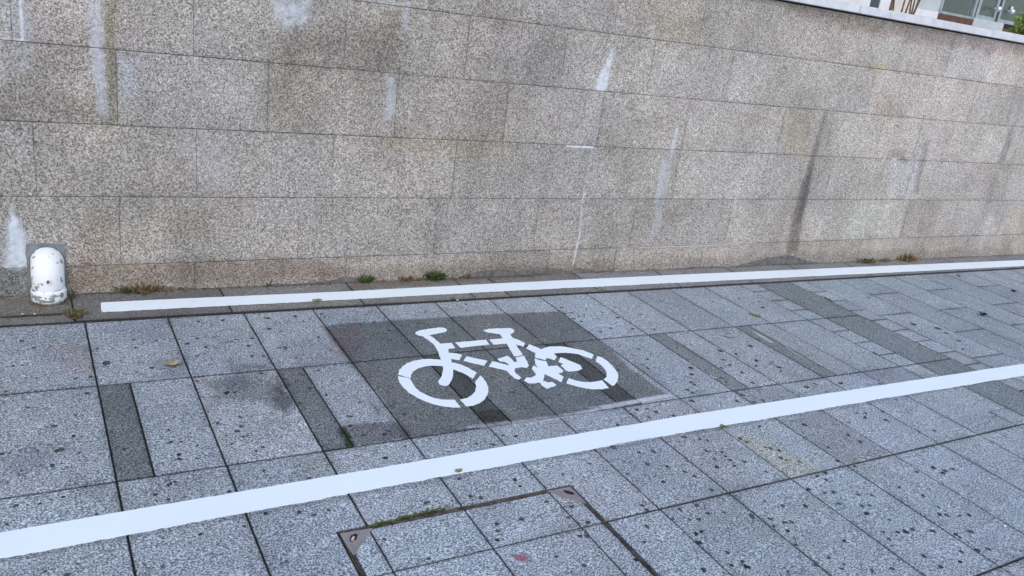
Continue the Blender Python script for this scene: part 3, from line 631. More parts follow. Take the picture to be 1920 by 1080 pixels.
# ================================================================ BICYCLE SYMBOL
bike = empty('bicycle_symbol', tuple(at_ground(955, 690))); tag(bike, 'white stencilled bicycle painted on the dark patch of paving', 'road marking')
Z1 = lambda p: zoom(740, 600, 6.355, p); Z2 = lambda p: zoom(900, 600, 7.714, p); Z3 = lambda p: zoom(980, 630, 9, p)
def mark(name, pts, label=None):
    o = prism(name, G(pts), gmap1, .0016, M_paint, None, jitter=.0009, seg=.012, base=.0008); o.parent = bike; o.matrix_parent_inverse = Matrix.Translation(-bike.location)
    if label: o['label'] = label
mark('fork_and_handlebar', Z1([(245,150),(290,130),(400,110),(530,93),(590,97),(620,115),(620,132),(600,145),(500,165),(405,183),(460,215),(510,255),(540,285),(680,278),(720,335),(635,348),(645,395),(740,403),(800,420),(770,480),(670,465),(680,510),(780,530),(870,570),(975,632),(930,702),(880,672),(800,630),(697,590),(697,640),(685,700),(660,755),(625,788),(585,788),(535,770),(517,735),(545,700),(568,640),(575,580),(570,552),(500,547),(420,548),(340,560),(270,585),(220,615),(192,660),(192,693),(130,680),(45,655),(50,610),(85,565),(150,520),(230,490),(330,472),(430,468),(550,478),(525,400),(500,345),(470,300),(400,240),(340,200),(280,185),(245,165)]), 'handlebar, fork and upper front wheel arc in one stroke')
mark('wheel_arc', Z1([(40,672),(190,705),(200,740),(235,800),(300,855),(380,900),(470,935),(560,953),(640,955),(715,955),(785,1043),(700,1045),(600,1035),(480,1010),(380,980),(280,935),(190,885),(115,820),(70,765),(45,715)]), 'lower left arc of the front wheel')
mark('wheel_arc', Z1([(780,955),(860,935),(920,900),(958,860),(972,810),(965,760),(960,745),(1020,665),(1055,700),(1090,750),(1112,800),(1118,850),(1105,900),(1070,950),(1010,995),(940,1020),(850,1033)]), 'right arc of the front wheel')
mark('frame_bar', Z1([(720,272),(840,260),(1085,240),(1130,295),(980,310),(785,333)]), 'top tube of the frame')
mark('frame_bar', Z1([(815,490),(855,437),(960,460),(1105,490),(1065,547),(940,520)]), 'down tube of the frame')
mark('saddle_and_post', Z2([(50,155),(120,135),(260,125),(440,123),(480,140),(493,165),(480,185),(435,210),(470,262),(560,295),(650,340),(630,390),(510,352),(560,425),(618,508),(560,525),(490,527),(450,455),(385,345),(300,350),(190,357),(135,287),(330,270),(290,210),(200,195),(100,180)]))
mark('pedal_crank', Z2([(125,675),(180,602),(290,628),(405,662),(412,640),(370,615),(330,602),(290,607),(250,570),(320,545),(395,522),(440,550),(490,612),(540,612),(512,545),(570,538),(635,520),(670,590),(705,660),(680,692),(600,685),(510,700),(495,735),(520,780),(595,840),(565,868),(500,845),(430,790),(385,735),(290,712)]))
mark('wheel_arc', Z3([(62,215),(105,145),(200,180),(320,232),(370,205),(460,185),(600,180),(730,190),(880,222),(1020,248),(1195,318),(1170,388),(1060,355),(940,310),(800,290),(680,285),(520,297),(575,350),(535,412),(450,380),(395,375),(390,408),(300,388),(205,370),(215,305),(222,290),(140,255)]), 'upper arc of the rear wheel with the seat stay')
mark('wheel_arc', Z3([(1228,430),(1260,345),(1330,365),(1430,430),(1540,540),(1600,630),(1612,700),(1595,770),(1550,830),(1510,845),(1370,742),(1410,700),(1422,650),(1400,580),(1340,510),(1280,460)]), 'right arc of the rear wheel')
mark('wheel_arc', Z3([(738,805),(775,715),(880,755),(1000,780),(1120,785),(1240,772),(1340,755),(1450,880),(1350,898),(1200,903),(1050,885),(900,850)]), 'lower arc of the rear wheel')
mark('hub_pointer', Z3([(600,440),(640,362),(750,405),(880,460),(970,500),(1005,555),(970,578),(880,595),(770,603),(720,580),(645,500),(690,475)]))
mark('chain_wheel', Z3([(200,385),(300,420),(395,432),(435,520),(580,503),(685,590),(665,620),(590,632),(688,695),(655,785),(540,725),(370,645),(350,740),(345,765),(430,790),(495,778),(565,830),(520,855),(410,895),(330,845),(300,800),(270,790),(170,805),(100,800),(25,760),(65,703),(140,708),(210,680),(225,650),(200,610),(148,555),(185,505),(260,548),(215,480)]))

# ================================================================ INSPECTION COVER
M_rust = simple('rusty_steel', (.035, .024, .02), .75, .2, c2=(.17, .13, .115), scale=40, var=.1, bump=.3)
M_plate = simple('cover_plate_steel', (.20, .17, .165), .7, .15, c2=(.30, .265, .26), scale=35, var=.15, bump=.15)
M_hole = simple('key_hole_dark', (.008, .008, .008), .9)
M_pin = simple('key_hole_grit', (.55, .40, .30), .8)
cu0, cu1, cv0, cv1 = COV
cvr = empty('inspection_cover', (float(pmap(np.array([.1]), np.array([2.5]), np.array([0.]))[0][0]), -2.5, gz(.1, -2.5)))
tag(cvr, 'large paving-filled inspection cover with rusty steel edging and triangular corner plates', 'access cover')
def own(o): o.parent = cvr; o.matrix_parent_inverse = Matrix.Translation(-cvr.location); return o
def uvp(u, v, h): return tuple(pmap(np.array([u]), np.array([v]), np.array([h]))[0])
def ringmesh(name, off0, off1, h, m, depth=.02):
    V = []; 
    for off in (off0, off1):
        for (u, v) in ((cu0+off, cv0+off), (cu1-off, cv0+off), (cu1-off, cv1-off), (cu0+off, cv1-off)): V.append(uvp(u, v, h))
    for off in (off0, off1):
        for (u, v) in ((cu0+off, cv0+off), (cu1-off, cv0+off), (cu1-off, cv1-off), (cu0+off, cv1-off)): V.append(uvp(u, v, h-depth))
    Fs = []
    for i in range(4):
        j = (i+1) % 4; Fs += [(i, j, 4+j, 4+i), (i, 8+i, 8+j, j), (4+i, 4+j, 12+j, 12+i)]
    me = bpy.data.meshes.new(name); me.from_pydata(V, [], Fs); me.materials.append(m); return own(link(name, me))
ringmesh('frame_rim', .0085, .0108, -.0005, M_rust)['label'] = 'outer rusty steel rim of the frame'
ringmesh('frame_rim', .0150, .0175, -.001, M_rust)['label'] = 'inner steel rim round the lid'
IN = .0205
cg = Grid()
cus = [cu0+IN, cols[14], cols[15], cols[16], cu1-IN]; cvs = [cv0+IN, 2.308, cv1-IN]
cus = [cu0+IN]+[c for c in cols if cu0+IN+.02 < c < cu1-IN-.02]+[cu1-IN]
for a, b in zip(cus[:-1], cus[1:]):
    for c, d in zip(cvs[:-1], cvs[1:]):
        t = tone_rng.gauss(1.05, .03)
        cg.patch(a, b, c, d, .009, pmap, (t, t, t), gaps=(.0025,)*4, dh=-.0015)
for (x, y, r) in cov_spots:
    k = 10; P = [(x, y, gz(x, y)+.0008)]
    for i in range(k):
        t = 6.2832*i/k; rr = r*(1+sr.uniform(-.2, .2)); X, Y = x+rr*math.cos(t), y+rr*math.sin(t)*.85; P.append((X, Y, gz(X, Y)-.0002))
    cg.extra(P, [(0, i+1, (i+1) % k+1) for i in range(k)], 1)
own(cg.build('paving_infill', [M_pave, M_gum], tintfn=ptint, coverfn=pcover))
def corner(pts, holes, pin=None):
    pl = own(prism('corner_plate', G(pts), gmap1, .004, M_plate, base=-.0022))
    hl = prism('key_hole', G(holes), gmap1, .0006, M_hole, base=.0019); hl.parent = pl
    if pin: 
        p_ = prism('pin', G(pin), gmap1, .0012, M_pin, base=.0022); p_.parent = pl
    return pl
c1 = corner(zoom(600, 900, 6, [(225, 605), (592, 545), (520, 650), (378, 850), (300, 740)]), zoom(600, 900, 6, [(330, 690), (340, 650), (350, 625), (372, 628), (378, 612), (410, 612), (425, 630), (412, 650), (415, 670), (395, 685), (378, 680), (360, 705)]), zoom(600, 900, 6, [(345, 690), (360, 650), (388, 640), (392, 655), (372, 690)]))
c1['label'] = 'left corner plate with grit in its key hole'
c2 = corner(zoom(960, 880, 5.4, [(360, 222), (590, 180), (650, 240), (752, 345), (620, 315), (520, 288), (420, 245)]), zoom(960, 880, 5.4, [(515, 220), (535, 213), (550, 222), (570, 218), (595, 232), (620, 238), (632, 258), (612, 262), (580, 256), (550, 248), (535, 236)]))
c2['label'] = 'right corner plate with a dark empty key hole'

# ================================================================ PLANTS IN THE CRACKS
def plantmat(name, a, b): return simple(name, a, .75, c2=b, scale=70, var=.1)
M_g = plantmat('weed_green', (.025, .055, .012), (.09, .14, .035)); M_b = plantmat('weed_dry', (.16, .10, .045), (.36, .25, .12)); M_o = plantmat('weed_olive', (.05, .055, .02), (.15, .13, .05))
M_r = plantmat('weed_red', (.10, .03, .02), (.18, .09, .05))
def blades(name, spots_, mats, label, cat, group=None, n=60, size=.03, spread=.03, up=.7, wid=.13, kind=None, seed=1):
    r = random.Random(seed); V = []; Fs = []; MI = []
    for (bx, by, bz, s) in spots_:
        for i in range(int(n*s*(.6 if (group is not None and by > -.03) else 1))):
            wl = group is not None and by > -.03
            a = r.uniform(0, 6.283); rad = abs(r.gauss(0, spread*.5)); x, y, z = bx+rad*math.cos(a), by+rad*math.sin(a)*.6, bz-.002
            if y > -.004 and by > -.06: y = -.004-r.random()*.01
            d = a+r.gauss(0, .9); L = size*r.uniform(.3, 1.0)*s*(1.3 if wl else 1); e = min(1, r.uniform(.25, 1.0)*up*1.35)
            w = L*wid*r.uniform(.6, 1.4); dx, dy = math.cos(d), math.sin(d); px_, py_ = -dy*w/2, dx*w/2
            p0 = (x, y, z); h = L*math.sin(e*1.5); q = L*math.cos(e*1.3)
            mid = (x+dx*q*.5, y+dy*q*.5, z+h*.65); tip = (x+dx*q, y+dy*q, z+h*r.uniform(.7, 1.05))
            if by > -.06: mid = (mid[0], min(mid[1], -.003), mid[2]); tip = (tip[0], min(tip[1], -.003), tip[2])
            b0 = len(V); V += [(p0[0]-px_*.25, p0[1]-py_*.25, p0[2]), (p0[0]+px_*.25, p0[1]+py_*.25, p0[2]), (mid[0]+px_, mid[1]+py_, mid[2]), tip, (mid[0]-px_, mid[1]-py_, mid[2])]
            Fs.append((b0, b0+1, b0+2, b0+3, b0+4)); MI.append(r.choices(range(len(mats)), [m[1] for m in mats])[0])
    me = bpy.data.meshes.new(name); 
    c = Vector((sum(s[0] for s in spots_)/len(spots_), sum(s[1] for s in spots_)/len(spots_), sum(s[2] for s in spots_)/len(spots_)))
    me.from_pydata([(v[0]-c.x, v[1]-c.y, v[2]-c.z) for v in V], [], Fs)
    for m, _ in mats: me.materials.append(m)
    for p, k in zip(me.polygons, MI): p.material_index = k
    o = link(name, me); o.location = c; return tag(o, label, cat, group, kind)
def gp(px, py, s=1, dy=0): P = at_ground(px, py); return (P.x, P.y+dy, P.z, s)
def fp_(px, py, s=1): P = at_ground(px, py); y = min(P.y, -.012); return (P.x, y, gz(P.x, y), s*1.12)
GW = 'weeds growing in the cracks at the foot of the wall'
blades('weed_tuft', [fp_(236, 549, .9), fp_(245, 548, .8), fp_(240, 546, .8)], [(M_g, 3), (M_o, 2)], 'green weed at the left end of the dry clump beside the line end', 'weed', GW, 40, .045, .04, seed=2)
blades('weed_tuft', [fp_(258, 548, 1), fp_(270, 548, 1.1), fp_(282, 546, 1), (*fp_(296, 545)[:3], .8), fp_(312, 543, .7), fp_(330, 541, .6), fp_(345, 540, .5)], [(M_b, 5), (M_o, 2), (M_r, 1)], 'long dry brown weed clump above the start of the far line', 'weed', GW, 55, .042, .05, seed=3)
blades('weed_tuft', [gp(137, 594, 1.0), gp(143, 590, 1.0), gp(134, 588, .8), gp(146, 596, .8)], [(M_b, 4), (M_o, 4), (M_g, 1)], 'rounded olive brown weed in the kerb joint below the drain pipe', 'weed', GW, 60, .045, .03, seed=4)
blades('weed_tuft', [gp(62, 565, .8), gp(70, 570, .8), gp(80, 574, .7)], [(M_r, 2), (M_b, 4), (M_o, 2)], 'reddish dry weed at the left foot of the white drain pipe', 'weed', GW, 45, .035, .04, up=.5, seed=5)
blades('weed_tuft', [gp(126, 562, .9), gp(131, 557, 1.0), gp(120, 570, .7)], [(M_o, 4), (M_b, 3), (M_g, 2)], 'straggly olive weed at the right foot of the white drain pipe', 'weed', GW, 45, .042, .035, seed=6)
blades('weed_tuft', [fp_(503, 533, .9)], [(M_g, 3), (M_o, 2)], 'tiny lone sprout between the long brown clump and the next green weed', 'weed', GW, 24, .035, .012, up=1, seed=7)
blades('weed_tuft', [fp_(680, 525, 1.0), fp_(686, 526, .9)], [(M_g, 5), (M_o, 1)], 'bright green weed just left of the red creeping one', 'weed', GW, 50, .045, .03, seed=8)
blades('weed_tuft', [fp_(694, 528, .6), fp_(703, 528, .6), fp_(712, 527, .6), fp_(722, 526, .5)], [(M_r, 4), (M_b, 3)], 'low red creeping weed next to a bright green one', 'weed', GW, 40, .03, .04, up=.4, seed=9)
blades('weed_tuft', [fp_(757, 525, .9), fp_(765, 526, .9), fp_(773, 525, .8), fp_(783, 524, .5)], [(M_b, 4), (M_r, 2), (M_o, 1)], 'brown weed left of the biggest green weed', 'weed', GW, 45, .04, .035, seed=10)
blades('weed_tuft', [fp_(808, 523, .95), fp_(816, 523, 1.05), fp_(823, 522, .8)], [(M_g, 4), (M_o, 3), (M_b, 1)], 'biggest and leafiest green weed at the foot of the wall', 'weed', GW, 55, .05, .045, wid=.4, seed=11)
blades('weed_tuft', [fp_(866, 519, .8), fp_(871, 519, .8)], [(M_o, 4), (M_b, 2)], 'small olive weed right of the biggest green weed', 'weed', GW, 40, .036, .022, seed=12)
blades('weed_tuft', [fp_(955, 519, .5), fp_(964, 518, .5)], [(M_o, 2), (M_b, 3)], 'flat dark dry weed on the kerb just above the far line', 'weed', GW, 30, .028, .025, up=.4, seed=13)
blades('weed_tuft', [gp(1125, 541, .6), gp(1132, 545, .7)], [(M_b, 4), (M_o, 2)], 'small brown weed in the kerb joint below the far line', 'weed', GW, 34, .034, .022, up=.5, seed=14)
blades('weed_tuft', [fp_(1620, 493, .9), fp_(1628, 492, .9), fp_(1636, 491, .7)], [(M_o, 5), (M_b, 2)], 'dark olive weed, leftmost of three in the distance by the wall', 'weed', GW, 60, .06, .07, seed=15)
blades('weed_tuft', [fp_(1655, 491, .7), fp_(1664, 490, .8)], [(M_b, 5), (M_o, 1)], 'pale brown weed, middle one of three in the distance', 'weed', GW, 50, .055, .05, seed=16)
blades('weed_tuft', [fp_(1696, 489, 1.0), fp_(1702, 488, 1.1), fp_(1708, 488, .9)], [(M_b, 5), (M_r, 1)], 'rust brown weed, rightmost and largest of three in the distance', 'weed', GW, 70, .065, .08, seed=17)
blades('weed_tuft', [gp(317, 598, .6), gp(318, 606, .6), gp(320, 612, .5)], [(M_g, 4), (M_o, 2)], 'little green weed in the top of a slab joint left of the patch', 'weed', None, 34, .025, .015, up=.5, seed=18)
blades('weed_tuft', [gp(357, 595, .6), gp(362, 594, .5)], [(M_o, 3), (M_b, 2), (M_g, 1)], 'blackish weed in the kerb joint just below the far line', 'weed', None, 40, .028, .02, up=.5, seed=19)
blades('moss', [gp(1328+i*4, 539.6-i*.3, .5) for i in range(5)], [(M_g, 1)], 'short strip of moss in the kerb joint left of the dark band', 'moss', None, 40, .02, .02, up=.4, kind='stuff', seed=20)
bj = []
for i in range(26):
    f = i/25; bj.append(gp(1490+70*f, 532+33*f, .45+.5*(f > .75)))
for i in range(12):
    f = i/11; bj.append(gp(1625+25*f, 596+14*f, .4))
for i in range(8):
    f = i/7; bj.append(gp(1700+25*f, 632+14*f, .35))
for i in range(8):
    f = i/7; bj.append(gp(1755+28*f, 659+14*f, .35))
blades('moss', bj, [(M_g, 4), (M_o, 2)], 'dark green moss lining the joint beside the dark slab band', 'moss', None, 26, .022, .012, up=.4, kind='stuff', seed=21)
mj = []
for i in range(70):
    f = i/69; x = 690+175*f; y = 987-42*f
    if rnd.random() < (.9 if .02 < f < .8 else .4): mj.append(gp(x+rnd.uniform(-1, 1), y+1+rnd.uniform(-1.5, 1.5), rnd.uniform(.5, 1.0)))
blades('moss', mj, [(M_g, 4), (M_o, 3)], 'bright moss and soil packed along the top edge of the inspection cover', 'moss', None, 34, .015, .012, up=.4, wid=.5, kind='stuff', seed=22)

blades('moss', [gp(660+11*f/9, 1044+26*f/9, .35) for f in range(10)], [(M_g, 4), (M_o, 3)], 'thin moss in the left edge gap of the inspection cover', 'moss', None, 22, .016, .01, up=.35, wid=.5, kind='stuff', seed=23)
bm = bmesh.new(); gr = random.Random(77)
for i in range(1500):
    gx = gr.choice([gr.uniform(-1.5, 2.2), gr.uniform(-1.5, 2.2), gr.uniform(2.2, 7.5)]); gy = -.003-abs(gr.gauss(0, .012)); rr = gr.uniform(.0012, .0045)
    if mnoise.noise(Vector((gx*2.3, 0, 3))) < -.12: continue
    m_ = Matrix.Translation((gx, gy-rr, gz(gx, gy)+rr*.4)) @ Matrix.Rotation(gr.uniform(0, 3), 4, 'Z') @ Matrix.Diagonal((gr.uniform(.8, 2.2), 1, .6, 1))
    bmesh.ops.create_icosphere(bm, subdivisions=1, radius=rr, matrix=m_)
me = bpy.data.meshes.new('grit'); bm.to_mesh(me); bm.free(); me.materials.append(simple('grit_and_leaf_crumbs', (.035, .028, .02), .9, c2=(.15, .11, .07), scale=40, var=.1))
tag(link('grit', me), 'dark grit and leaf crumbs packed where the wall meets the kerb strip', 'grit', kind='stuff')
# ================================================================ FALLEN LEAVES AND LITTER
M_ly = simple('leaf_yellow', (.52, .45, .16), .6, c2=(.32, .27, .08), scale=50); M_lb = simple('leaf_beige', (.62, .55, .36), .65, c2=(.42, .36, .19), scale=40)
M_lg = simple('leaf_green', (.22, .26, .07), .6, c2=(.35, .33, .1), scale=50); M_lw = simple('leaf_pale', (.60, .60, .50), .6, c2=(.45, .45, .35), scale=50)
M_dk = simple('dark_chip', (.02, .018, .018), .8, c2=(.05, .045, .04), scale=80); M_wt = simple('white_crumb', (.75, .75, .73), .7, c2=(.6, .6, .58), scale=90)
def leaf(px, py, L, wr_, rot, m, label, cat='leaf', name='fallen_leaf', curl=.3, base=.003, group='leaves fallen on the paving'):
    L *= 1.35; r = random.Random(int(px)); P = at_ground(px, py); n = 9; bm = bmesh.new(); rows_ = []
    for i in range(n):
        f = i/(n-1); w = L*wr_*math.sin(math.pi*min(1, f**.8*1.02))**.8*(1+r.uniform(-.18, .18)); w = max(w, L*.01)
        x = (f-.5)*L; z = curl*L*((f-.5)**2)*1.2
        rows_.append([bm.verts.new((x, -w/2, z+curl*w*.45)), bm.verts.new((x, 0, z)), bm.verts.new((x, w/2, z+curl*w*.5*r.uniform(.5, 1.4)))])
    for a, b in zip(rows_[:-1], rows_[1:]):
        for k in range(2): bm.faces.new((a[k], b[k], b[k+1], a[k+1]))
    bmesh.ops.solidify(bm, geom=bm.faces[:], thickness=.0006)
    me = bpy.data.meshes.new(name); bm.to_mesh(me); bm.free(); me.materials.append(m)
    o = link(name, me); o.location = (P.x, P.y, P.z+base); o.rotation_euler = (0, 0, rot); return tag(o, label, cat, group)
leaf(325, 685, .058, .62, .15, M_lb, 'crumpled beige leaf on the second slab from the left, largest of the leaves', curl=.45)
leaf(595, 564.5, .045, .55, .1, M_ly, 'yellow leaf on the kerb strip at the lower edge of the far line')
leaf(860, 884, .028, .6, .3, M_ly, 'yellow leaf on the lower edge of the near white line')
leaf(1357, 801, .030, .7, -.5, M_lg, 'green yellow leaf touching the near line to the right')
leaf(1416, 592, .065, .45, -.9, M_ly, 'long yellow leaf lying on a slab joint left of the dark band')
leaf(1368, 632.5, .055, .42, -.5, M_lw, 'pale cream leaf on the slab right of a narrow dark strip')
leaf(1339, 711, .045, .22, -.9, M_lw, 'thin curled whitish leaf on the narrow dark strip', curl=.9)
leaf(1843, 592, .055, .8, .4, M_dk, 'dark dried leaf alone among the far right slabs', curl=.7)
leaf(1900, 547, .045, .8, 1.0, M_dk, 'small dark leaf near the right edge below the kerb', curl=.6)
def chip(px, py, s, m, label, name, cat, flat=.5, group=None, seed=1):
    r = random.Random(seed); P = at_ground(px, py); bm = bmesh.new(); bmesh.ops.create_icosphere(bm, subdivisions=2, radius=s)
    for v in bm.verts: v.co = Vector((v.co.x*1.2, v.co.y*.8, v.co.z*flat))*(1+.35*mnoise.noise(v.co*(2.2/s)+Vector((seed, 0, 0))))
    me = bpy.data.meshes.new(name); bm.to_mesh(me); bm.free(); me.materials.append(m); o = link(name, me); o.location = (P.x, P.y, P.z+s*flat*.6); return tag(o, label, cat, group)
chip(199, 682, .013, M_dk, 'dark angular stone chip on the slab below the far line end', 'stone_chip', 'stone', .5, seed=2)
chip(1884, 987, .006, M_wt, 'white crumb alone on the slab near the right edge', 'white_crumb', 'crumb', .6, seed=3)
chip(42, 589, .004, M_wt, 'white crumb in the kerb groove, left one of a pair', 'white_crumb', 'crumb', .6, seed=4)
chip(65, 589, .004, M_wt, 'white crumb in the kerb groove, right one of a pair', 'white_crumb', 'crumb', .6, seed=5)
chip(1842.5, 588, .015, M_wt, 'white scrap lying against the dark dried leaf', 'white_crumb', 'crumb', .35, seed=6)
chip(858, 563, .006, M_wt, 'pale scrap in the kerb joint above the patch', 'white_crumb', 'crumb', .5, seed=7)
chip(874, 571, .007, M_dk, 'dark bit of grit just below the kerb joint above the patch', 'stone_chip', 'stone', .5, seed=8)
# thin twig
def twig(pts, r_, m, label):
    cu = [Vector(at_ground(*p)) + Vector((0, 0, .003)) for p in pts]; bm = bmesh.new(); prev = None
    for i, c in enumerate(cu):
        ring = [bm.verts.new(c+Vector((r_*math.cos(a)*.8, r_*math.sin(a)*.8, r_*math.sin(a+.5)))) for a in (0, 1.57, 3.14, 4.71)]
        if prev:
            for k in range(4): bm.faces.new((prev[k], prev[(k+1) % 4], ring[(k+1) % 4], ring[k]))
        prev = ring
    me = bpy.data.meshes.new('twig'); bm.to_mesh(me); bm.free(); me.materials.append(m); return tag(link('twig', me), label, 'twig')
twig([(845, 560), (852, 562), (860, 563.5), (868, 562)], .003, M_dk, 'dark twig lying in the kerb joint above the patch')
twig([(1638, 660), (1641, 663), (1645, 665)], .003, M_r, 'short rust coloured twig by the small slabs left of the dark band')

# ================================================================ DRAIN PIPE OUTLET
pc = Vector((-1.093, 0, 0)); gzp = gz(-1.09, -.06)
pipe = empty('drain_pipe', (pc.x, -.05, gzp)); tag(pipe, 'stubby white painted drain pipe bending out of the wall foot, paint flaking', 'pipe')
def ownp(o, p=pipe): o.parent = p; o.matrix_parent_inverse = Matrix.Translation(-p.location); return o
R_ = .0695
def tube_path(name, path, radii, m, seg=40, cap=True):
    bm = bmesh.new(); rings = []
    for i, (c, r) in enumerate(zip(path, radii)):
        a = path[max(0, i-1)]; b = path[min(len(path)-1, i+1)]; t = (b-a).normalized(); ux = Vector((1, 0, 0)); uy = t.cross(ux).normalized()
        rings.append([bm.verts.new(c+ux*r*math.cos(q)+uy*r*math.sin(q)) for q in [6.28318*k/seg for k in range(seg)]])
    for A, B in zip(rings[:-1], rings[1:]):
        for k in range(seg): bm.faces.new((A[k], A[(k+1) % seg], B[(k+1) % seg], B[k]))
    if cap: bm.faces.new(rings[0]); bm.faces.new(rings[-1])
    bmesh.ops.recalc_face_normals(bm, faces=bm.faces)
    for v in bm.verts: n_ = mnoise.noise(v.co*22)*.0022+mnoise.noise(v.co*70)*.0007; v.co += Vector((n_, n_*.6, n_*.5))
    for f in bm.faces: f.smooth = True
    me = bpy.data.meshes.new(name); bm.to_mesh(me); bm.free(); me.materials.append(m); return link(name, me)
path = []; br = .075; zt = .128
for i in range(10):
    a = math.pi/2*i/9; path.append(Vector((pc.x, .02-br*math.sin(a)-.0, zt+.0+br*math.cos(a)-br*.0)))
# bend: starts inside the wall heading out, turns down
path = [Vector((pc.x, .06, zt+.055))]+[Vector((pc.x, .01-.068*math.sin(a), zt-.02+.075*math.cos(a))) for a in [math.pi/2*i/9 for i in range(10)]]+[Vector((pc.x, -.058, z)) for z in (.08, .05, .02, gzp-.005)]
tb = ownp(tube_path('elbow', path, [R_]*len(path), M_pipe))
ownp(tube_path('collar', [Vector((pc.x, -.060, z)) for z in (gzp+.001, gzp+.004, gzp+.02, gzp+.05, gzp+.056, gzp+.0565)], [R_+.002, R_+.0045, R_+.0055, R_+.005, R_+.0035, R_+.0005], M_pipe))
# flaked patches: thin curved grey scabs following the tube
def flake(cx, z0, w, h, r, seed, m=M_chip):
    rr = random.Random(seed); bm = bmesh.new(); n = 14; ctr = (cx, z0); vs = []
    def pt(a, z): return Vector((pc.x+r*math.sin(a), -.060-r*math.cos(a), z))
    c = bm.verts.new(pt(cx, z0)); ring = []; mid = []
    for k in range(n):
        t = 6.283*k/n; q = rr.uniform(.55, 1.25); ring.append(bm.verts.new(pt(cx+w*q*math.cos(t), z0+h*q*math.sin(t)))); mid.append(bm.verts.new(pt(cx+w*q*.5*math.cos(t), z0+h*q*.5*math.sin(t))))
    for k in range(n):
        j = (k+1) % n; bm.faces.new((c, mid[k], mid[j])); bm.faces.new((mid[k], ring[k], ring[j], mid[j]))
    me = bpy.data.meshes.new('paint_flake'); bm.to_mesh(me); bm.free(); me.materials.append(m); ownp(link('paint_flake', me))
rc_ = R_+.0068
for (a, z, w, h, s) in ((-.75, .030, .36, .014, 1), (-.25, .016, .40, .008, 2), (.75, .038, .20, .013, 3), (.2, .016, .12, .005, 4), (-1.15, .03, .1, .014, 5), (.35, .045, .07, .003, 6), (.05, .044, .05, .003, 7)):
    flake(a, gzp+z, w, h, rc_, s)
for (a, z, w, h, s) in ((-1.05, .062, .25, .006, 8), (.55, .0665, .28, .0018, 9), (-1.35, .10, .08, .006, 10), (-1.3, .08, .05, .004, 12)):
    flake(a, gzp+z, w, h, R_+.0042, s)
M_red = simple('dark_red_chip', (.16, .03, .035), .7); M_pk = simple('pink_stain', (.70, .52, .54), .7)
flake(-.02, gzp+.112, .08, .010, R_+.0044, 11, M_red); flake(.10, gzp+.110, .09, .011, R_+.0040, 13, M_pk)
# grey cement patch round the pipe, with a rough ring
cpw = W([(49, 457), (85, 455), (122, 458), (123, 500), (125, 546), (52, 548), (51, 500)])
pt_ = prism('cement_patch', cpw, wmap1, .005, M_cement2, None, jitter=.003, seg=.02, base=-.001); ownp(pt_, wall); pt_['label'] = 'grey cement patch behind the drain pipe'
ring_ = tube_path('gap_ring', [Vector((pc.x, -.006, zt+.052)), Vector((pc.x, -.0045, zt+.052))], [R_+.0035, R_+.0035], simple('gap_dirt', (.06, .06, .058), .9, c2=(.16, .16, .155), scale=50)); ownp(ring_)

# ================================================================ BUILDING BEHIND THE WALL
FY = 5.0
def fx(px, py, Y=FY): d = ray(px, py); P = CAM+d*((Y-CAM.y)/d.y); return P.x, P.z
tag(boxes('terrace', [(-6, 15, .43, FY+3, 1.2, 1.90), (15, 45, -.3, FY+3, -.5, 1.90)], simple('terrace_paving', (.35, .34, .33), .85, c2=(.45, .44, .43), scale=6)), kind='structure')
M_white = simple('white_render', (.66, .63, .60), .8, c2=(.74, .72, .70), scale=4); M_cream = simple('cream_render', (.62, .55, .47), .8, c2=(.70, .64, .56), scale=3)
M_gpan = simple('grey_panel', (.45, .46, .45), .6, c2=(.52, .53, .52), scale=5); M_wood = simple('brown_wood', (.085, .026, .012), .55, c2=(.14, .045, .022), scale=15)
M_dark = simple('interior_dark', (.05, .055, .05), .8, c2=(.10, .10, .08), scale=1.5); M_alu = simple('aluminium', (.28, .32, .32), .4, .3, c2=(.36, .40, .40), scale=10)
M_glass, t_, b_ = mat('window_glass'); b_.inputs['Base Color'].default_value = (.12, .16, .14, 1); b_.inputs['Roughness'].default_value = .05; b_.inputs['Alpha'].default_value = .45; b_.inputs['IOR'].default_value = 1.5
M_int = simple('interior_wall', (.10, .095, .06), .8, c2=(.20, .185, .12), scale=1.2); M_chrome = simple('polished_knob', (.75, .77, .78), .2, .6)
bx = lambda px, py: fx(px, py)[0]; bz = lambda px, py: fx(px, py)[1]
xw0, xw1 = bx(1630, 12), bx(1648, 16); zw = bz(1638, 15)
xp = bx(1722, 10); xg = bx(1765, 10); zb_t = bz(1765, 25); zb_b = bz(1760, 36)
xd0 = bx(1836, 8); xmull = bx(1873, 20); xd1 = bx(1902, 12)
zd = bz(1868, 41); ztop = 5.2
bld = empty('building', ((xg), FY, 1.9)); tag(bld, 'white rendered building with glazed doors and brown timber sills, glimpsed above the wall', 'building')
def ownb(o): o.parent = bld; o.matrix_parent_inverse = Matrix.Translation(-bld.location); return o
ownb(boxes('facade', [(0, xw0, FY, FY+.3, 1.9, ztop), (xw0, xw1, FY, FY+.3, 1.9, zw), (xw0, xw1, FY, FY+.3, zw+1.1, ztop), (xw1, xw1+.25, FY, FY+.3, 1.9, ztop)], M_white))['label'] = 'white rendered wall with a small dark opening'
ownb(boxes('facade', [(xw1+.252, xp, FY+.05, FY+.3, 1.9, ztop)], M_cream))['label'] = 'cream rendered wall behind the bare shrub'
ownb(boxes('wall_panel', [(xp+.002, xg-.002, FY+.02, FY+.3, bz(1740, 18), ztop)], M_gpan))['label'] = 'pale grey panel'
ownb(boxes('plinth', [(xp+.002, 30, FY+.01, FY+.3, 1.9, zb_b-.003)], M_white))
ownb(boxes('plinth', [(xp+.002, xg-.002, FY+.01, FY+.3, zb_b, bz(1740, 18)-.003)], M_white))
